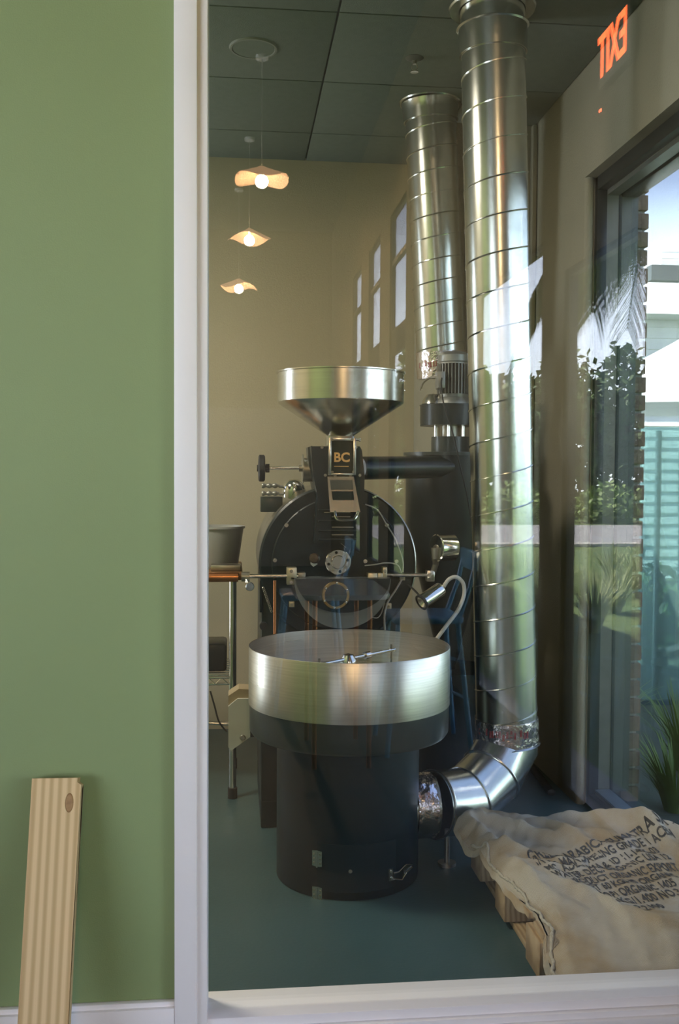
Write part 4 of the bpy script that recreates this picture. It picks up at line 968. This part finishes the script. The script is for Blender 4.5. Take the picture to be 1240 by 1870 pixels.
def leaves(bm, c, r_, n, s, seed, squash=1.0):
    rnd = random.Random(seed)
    for _ in range(n):
        while True:
            d_ = Vector((rnd.uniform(-1, 1), rnd.uniform(-1, 1), rnd.uniform(-1, 1)))
            if .3 < d_.length < 1: break
        lump = 1 + .35 * noise.noise(d_ * 2.3 + Vector((seed, 0, 0)))
        p = Vector(c) + Vector((d_.x * r_ * lump, d_.y * r_ * lump, d_.z * r_ * squash * lump))
        a = Vector((rnd.uniform(-1, 1), rnd.uniform(-1, 1), rnd.uniform(-1, 1))).normalized() * s
        b_ = a.cross(Vector((rnd.uniform(-1, 1), rnd.uniform(-1, 1), 1))).normalized() * s * .6
        bm.faces.new([bm.verts.new(p - a), bm.verts.new(p + b_), bm.verts.new(p + a), bm.verts.new(p - b_)])
def tree(x, y, h, r_, seed, label, m_=m_leaf):
    t_ = thing('tree', label, 'tree', (x, y, -.12), 'trees across the road')
    bm = B(); tube(bm, spline([(x, y, -.12), (x + .1, y, h * .3), (x - .1, y + .1, h * .62)], 5), .16, 8); obj('trunk', bm, m_bark, t_)
    bm = B(); leaves(bm, (x, y, h * .52), r_, 3400, .22, seed, .50 * h / r_); obj('crown', bm, m_, t_)['kind'] = 'stuff'
tl = ['broad dark tree across the road, first from the right', 'dark tree with a low crown across the road, second from the right', 'tall dark tree across the road, third from the right', 'bushy tree across the road, fourth from the right', 'dense tree across the road, fifth from the right', 'dark tree across the road, sixth from the right', 'wide tree across the road, last on the left']
for i in range(7):
    x_ = 4.2 + i * 5.0; h_ = 7.4 + 1.2 * sin(i * 2.3)
    t_ = thing('tree', 'tall background tree in the row behind the roadside trees', 'tree', (x_, -42.5, -.12), 'background row of trees')
    bm = B(); tube(bm, spline([(x_, -42.5, -.12), (x_ + .1, -42.5, h_ * .3), (x_, -42.4, h_ * .6)], 5), .18, 8); obj('trunk', bm, m_bark, t_)
    bm = B(); leaves(bm, (x_, -42.5, h_ * .47), 1.9, 2600, .26, 90 + i, .50 * h_ / 1.9); obj('crown', bm, m_leaf, t_)['kind'] = 'stuff'
for i, (x_, y_, h_, r_) in enumerate(((31, -36, 6.2, 2.0), (27, -33.5, 5.4, 2.0), (22.6, -36, 6.8, 2.0), (18.2, -33.5, 5.4, 2.0), (13.8, -36, 6.4, 2.0), (9.6, -33.5, 5.6, 2.0), (5.4, -36, 6.0, 2.0))):
    tree(x_, y_, h_, r_, i + 2, tl[i])
for i in range(7):
    x_ = 6 + i * 3.4; bm = B(); leaves(bm, (x_, -28.2, .45), 1.3, 1000, .13, 40 + i, .6)
    tag(obj('hedge_shrub', bm, m_leaf2), 'bright green shrub in the hedge beyond the road', 'shrub', 'shrubs along the far side of the road')['kind'] = 'stuff'
def clump(x, y, h, n, seed, label, z0=-.12):
    rnd = random.Random(seed); bm = B()
    for _ in range(n):
        a = rnd.uniform(0, 2 * pi); sp0 = rnd.uniform(.25, 1.0) * h * .62; hh = h * rnd.uniform(.7, 1.05); wv = rnd.uniform(.008, .014)
        u = Vector((cos(a), sin(a), 0)); t2 = Vector((-sin(a), cos(a), 0)) * wv
        pr = None
        for k in range(5):
            f = k / 4; p = Vector((x, y, z0)) + u * (sp0 * f ** 1.5 + .05) + Vector((0, 0, hh * (f - .38 * f * f * (sp0 / h) * 1.6)))
            q_ = (bm.verts.new(p - t2 * (1 - f * .9)), bm.verts.new(p + t2 * (1 - f * .9)))
            if pr: bm.faces.new((pr[0], pr[1], q_[1], q_[0]))
            pr = q_
    o = obj('ornamental_grass', bm, m_blade); tag(o, label, 'grass', 'ornamental grasses outside the windows'); return o
for i, (u_, dd) in enumerate(((1092, 9.8), (1130, 11.2), (1172, 12.6), (1120, 14.0), (1000, 10.4), (1010, 12.2), (890, 9.0), (960, 13.8), (1200, 15.4), (900, 12.4))):
    p = mir(u_, 1090, dd); clump(p.x, p.y, .8, 130, i, 'spiky yellow-green grass clump on the verge beside the road', -.12)
for i, (x_, y_, h_) in enumerate(((2.35, 4.95, .55), (2.95, 5.45, .6), (2.25, 5.75, .45), (2.02, 4.35, .42), (2.7, 4.35, .5), (3.5, 5.0, .55))):
    o = clump(x_, y_, h_, 90, 30 + i, ['arching grass clump outside the window, nearest the glass', 'arching grass clump outside the window, farthest right', 'small arching grass clump beyond the window corner', 'low arching grass clump close against the window sill', 'arching grass clump in the planting bed, between the sill and the path edge', 'arching grass clump at the outer edge of the planting bed'][i], -.04); o.data.materials[0] = m_leaf2
# palm by the wall: drooping fronds
pm = thing('palm_tree', 'palm tree with drooping fronds just outside the side windows', 'palm tree', (2.95, -1.5, -.12))
bm = B(); tube(bm, spline([(2.95, -1.5, -.12), (2.98, -1.45, 1.6), (2.93, -1.4, 3.3)], 8), [.15 + .012 * (k % 2) for k in range(17)], 16); obj('trunk', bm, m_bark, pm)
rnd = random.Random(5)
def frond(base, yaw_, rise, ln, droop):
    bm = B(); u = Vector((cos(yaw_), sin(yaw_), 0)); pts = []
    for k in range(22):
        f = k / 21; pts.append(Vector(base) + u * (ln * (f - .30 * f * f)) + Vector((0, 0, rise * f - droop * f * f)))
    tube(bm, pts, [.014 * (1 - .8 * k / 21) for k in range(22)], 5)
    sd = Vector((-sin(yaw_), cos(yaw_), 0))
    for k in range(2, 22):
        for s in (-1, 1):
            for q_ in range(3):
                p = pts[k - 1].lerp(pts[k], q_ / 3); L = .62 * (1 - abs(k / 21 - .45)); d_ = (sd * s * .45 + u * .35 + Vector((0, 0, -.75 - .2 * rnd.random()))).normalized()
                w3 = u * .011
                a = bm.verts.new(p - w3); b_ = bm.verts.new(p + w3); c_ = bm.verts.new(p + d_ * L * .6 + w3 * .8); e_ = bm.verts.new(p + d_ * L * .6 - w3 * .8); g_ = bm.verts.new(p + d_ * L + Vector((0, 0, -.04)))
                bm.faces.new((a, b_, c_, e_)); bm.faces.new((e_, c_, g_))
    obj('frond', bm, m_frond, pm)
for k in range(11):
    frond((2.93, -1.4, 3.3), k * 2 * pi / 11 + .2, .45 + .2 * rnd.random(), 1.5, 1.25 + .3 * rnd.random())

# white building, umbrella, screen and beam seen through the right-hand window
wb = thing('white_building', 'white lap-sided building in the sun across the patio', 'building', (9.5, 14, -.12))
def bwall(x0, x1, y0, y1, z0, z1, nm='wall'):
    bm = B(); box(bm, x0, x1, y0, y1, z0, z1); return obj(nm, bm, m_siding, wb)
zz = 1.5 + (866 - 560) * 15 / F
bx_ = (1157 - 430) / F * 15
wv = bwall(bx_ - .2, bx_ + 12, 15, 19, -.12, zz)
n_b = int((zz + .1) / .17)
for k in range(n_b):
    z0 = -.1 + k * .17
    bm = B(); q_ = [(bx_ - .22, 15, z0), (bx_ - .22, 14.955, z0), (bx_ - .22, 14.99, z0 + .17), (bx_ - .22, 15, z0 + .17)]; prism(bm, q_, (12.2, 0, 0)); obj('siding_board', bm, m_siding, wv)
bm = B(); prism(bm, [(bx_ - .6, 14.4, zz - .1), (bx_ - .6, 17, zz + 1.4), (bx_ - .6, 19.6, zz - .1)], (13, 0, 0)); obj('roof', bm, mat('pale_roof', (.62, .62, .64), .6), wb)
bm = B(); x0 = bx_ + .9; box(bm, x0, x0 + 1.2, 14.9, 15.02, .9, 1.9); obj('window', bm, m_lens, wb)
# pergola: pale slats and grey beam
pg = thing('patio_pergola', 'pergola with a dark grey beam and pale louvre slats over the patio', 'pergola', (6, 9.5, -.04))
pu = at(1190, 483, 9.5); pl_ = at(1190, 511, 9.5)
bm = B(); box(bm, pu.x, pu.x + 5, 9.5, 9.62, pl_.z, pu.z); obj('beam', bm, m_grey, pg)
for x_ in (pu.x + .9, pu.x + 4.8):
    bm = B(); box(bm, x_, x_ + .12, 9.5, 9.62, -.04, pl_.z); obj('post', bm, m_siding, pg)
for k in range(3):
    z_ = pu.z + .01 + k * .065; bm = B(); box(bm, pu.x + .13, pu.x + 5, 9.55 + 0 * k, 9.58, z_, z_ + .045); obj('louvre_slat', bm, m_siding, pg)
# umbrella
um = thing('patio_umbrella', 'white patio umbrella outside the window, above the glass screen', 'umbrella', (4.05, 8.2, -.04))
uc = Vector((at(1262, 0, 8.2).x, 8.2, 0)); zu = at(1240, 640, 8.2).z
bm = B(); lathe(bm, [(0, zu + .12), (1.0, zu - .42), (1.0, zu - .50), (.98, zu - .43), (0, zu + .10)], uc, n=8); obj('canopy', bm, m_siding, um, sharp=15)
bm = B(); cyl(bm, uc + V(0, 0, -.04), uc + V(0, 0, zu + .12), .025, n=12); obj('pole', bm, m_grey, um)
bm = B(); cyl(bm, uc + V(0, 0, -.04), uc + V(0, 0, .04), .3, n=24); obj('base', bm, m_grey, um)
# frosted screen
m, t, o = nodes('frosted_screen'); m_screen = m
d_ = t.nodes.new('ShaderNodeBsdfDiffuse'); d_.inputs[0].default_value = (.30, .42, .42, 1)
tl_ = t.nodes.new('ShaderNodeBsdfTranslucent'); tl_.inputs[0].default_value = (.34, .50, .50, 1)
tr = t.nodes.new('ShaderNodeBsdfTransparent'); tr.inputs[0].default_value = (.7, .88, .88, 1)
m1 = t.nodes.new('ShaderNodeMixShader'); m1.inputs[0].default_value = .5; m2 = t.nodes.new('ShaderNodeMixShader'); m2.inputs[0].default_value = .55
t.links.new(d_.outputs[0], m1.inputs[1]); t.links.new(tl_.outputs[0], m1.inputs[2]); t.links.new(m1.outputs[0], m2.inputs[1]); t.links.new(tr.outputs[0], m2.inputs[2]); t.links.new(m2.outputs[0], o.inputs[0])
for i in range(5):
    bm = B(); leaves(bm, (3.0 + i * 1.15, 7.25, .42), .42, 500, .07, 70 + i, 1.1)
    tag(obj('patio_shrub', bm, m_leaf), 'low dark green shrub growing behind the frosted glass screen', 'shrub', 'shrubs behind the glass screen')['kind'] = 'stuff'
YSc = 6.4; zsc = at(1195, 780, YSc).z; zs0 = at(1195, 1278, YSc).z
gs = thing('glass_screen', 'frosted teal glass wind screen outside the window', 'screen', (3.2, YSc, -.04))
xa = at(1100, 800, YSc).x
for k in range(3):
    bm = B(); x0 = xa + k * 1.2; box(bm, x0, x0 + 1.18, YSc, YSc + .012, zs0, zsc); obj('pane', bm, m_screen, gs)
xa2 = at(1203, 800, YSc).x
for k in range(-1, 3):
    bm = B(); x0 = xa2 + k * 1.2; box(bm, x0, x0 + .03, YSc + .02, YSc + .05, -.04, zsc - .02); obj('post', bm, m_greyal, gs)
bm = B(); box(bm, xa - .1, xa + 3.6, YSc - .02, YSc + .03, zs0 - .05, zs0); obj('bottom_rail', bm, mat('teal_rail', (.05, .12, .14), .5), gs)
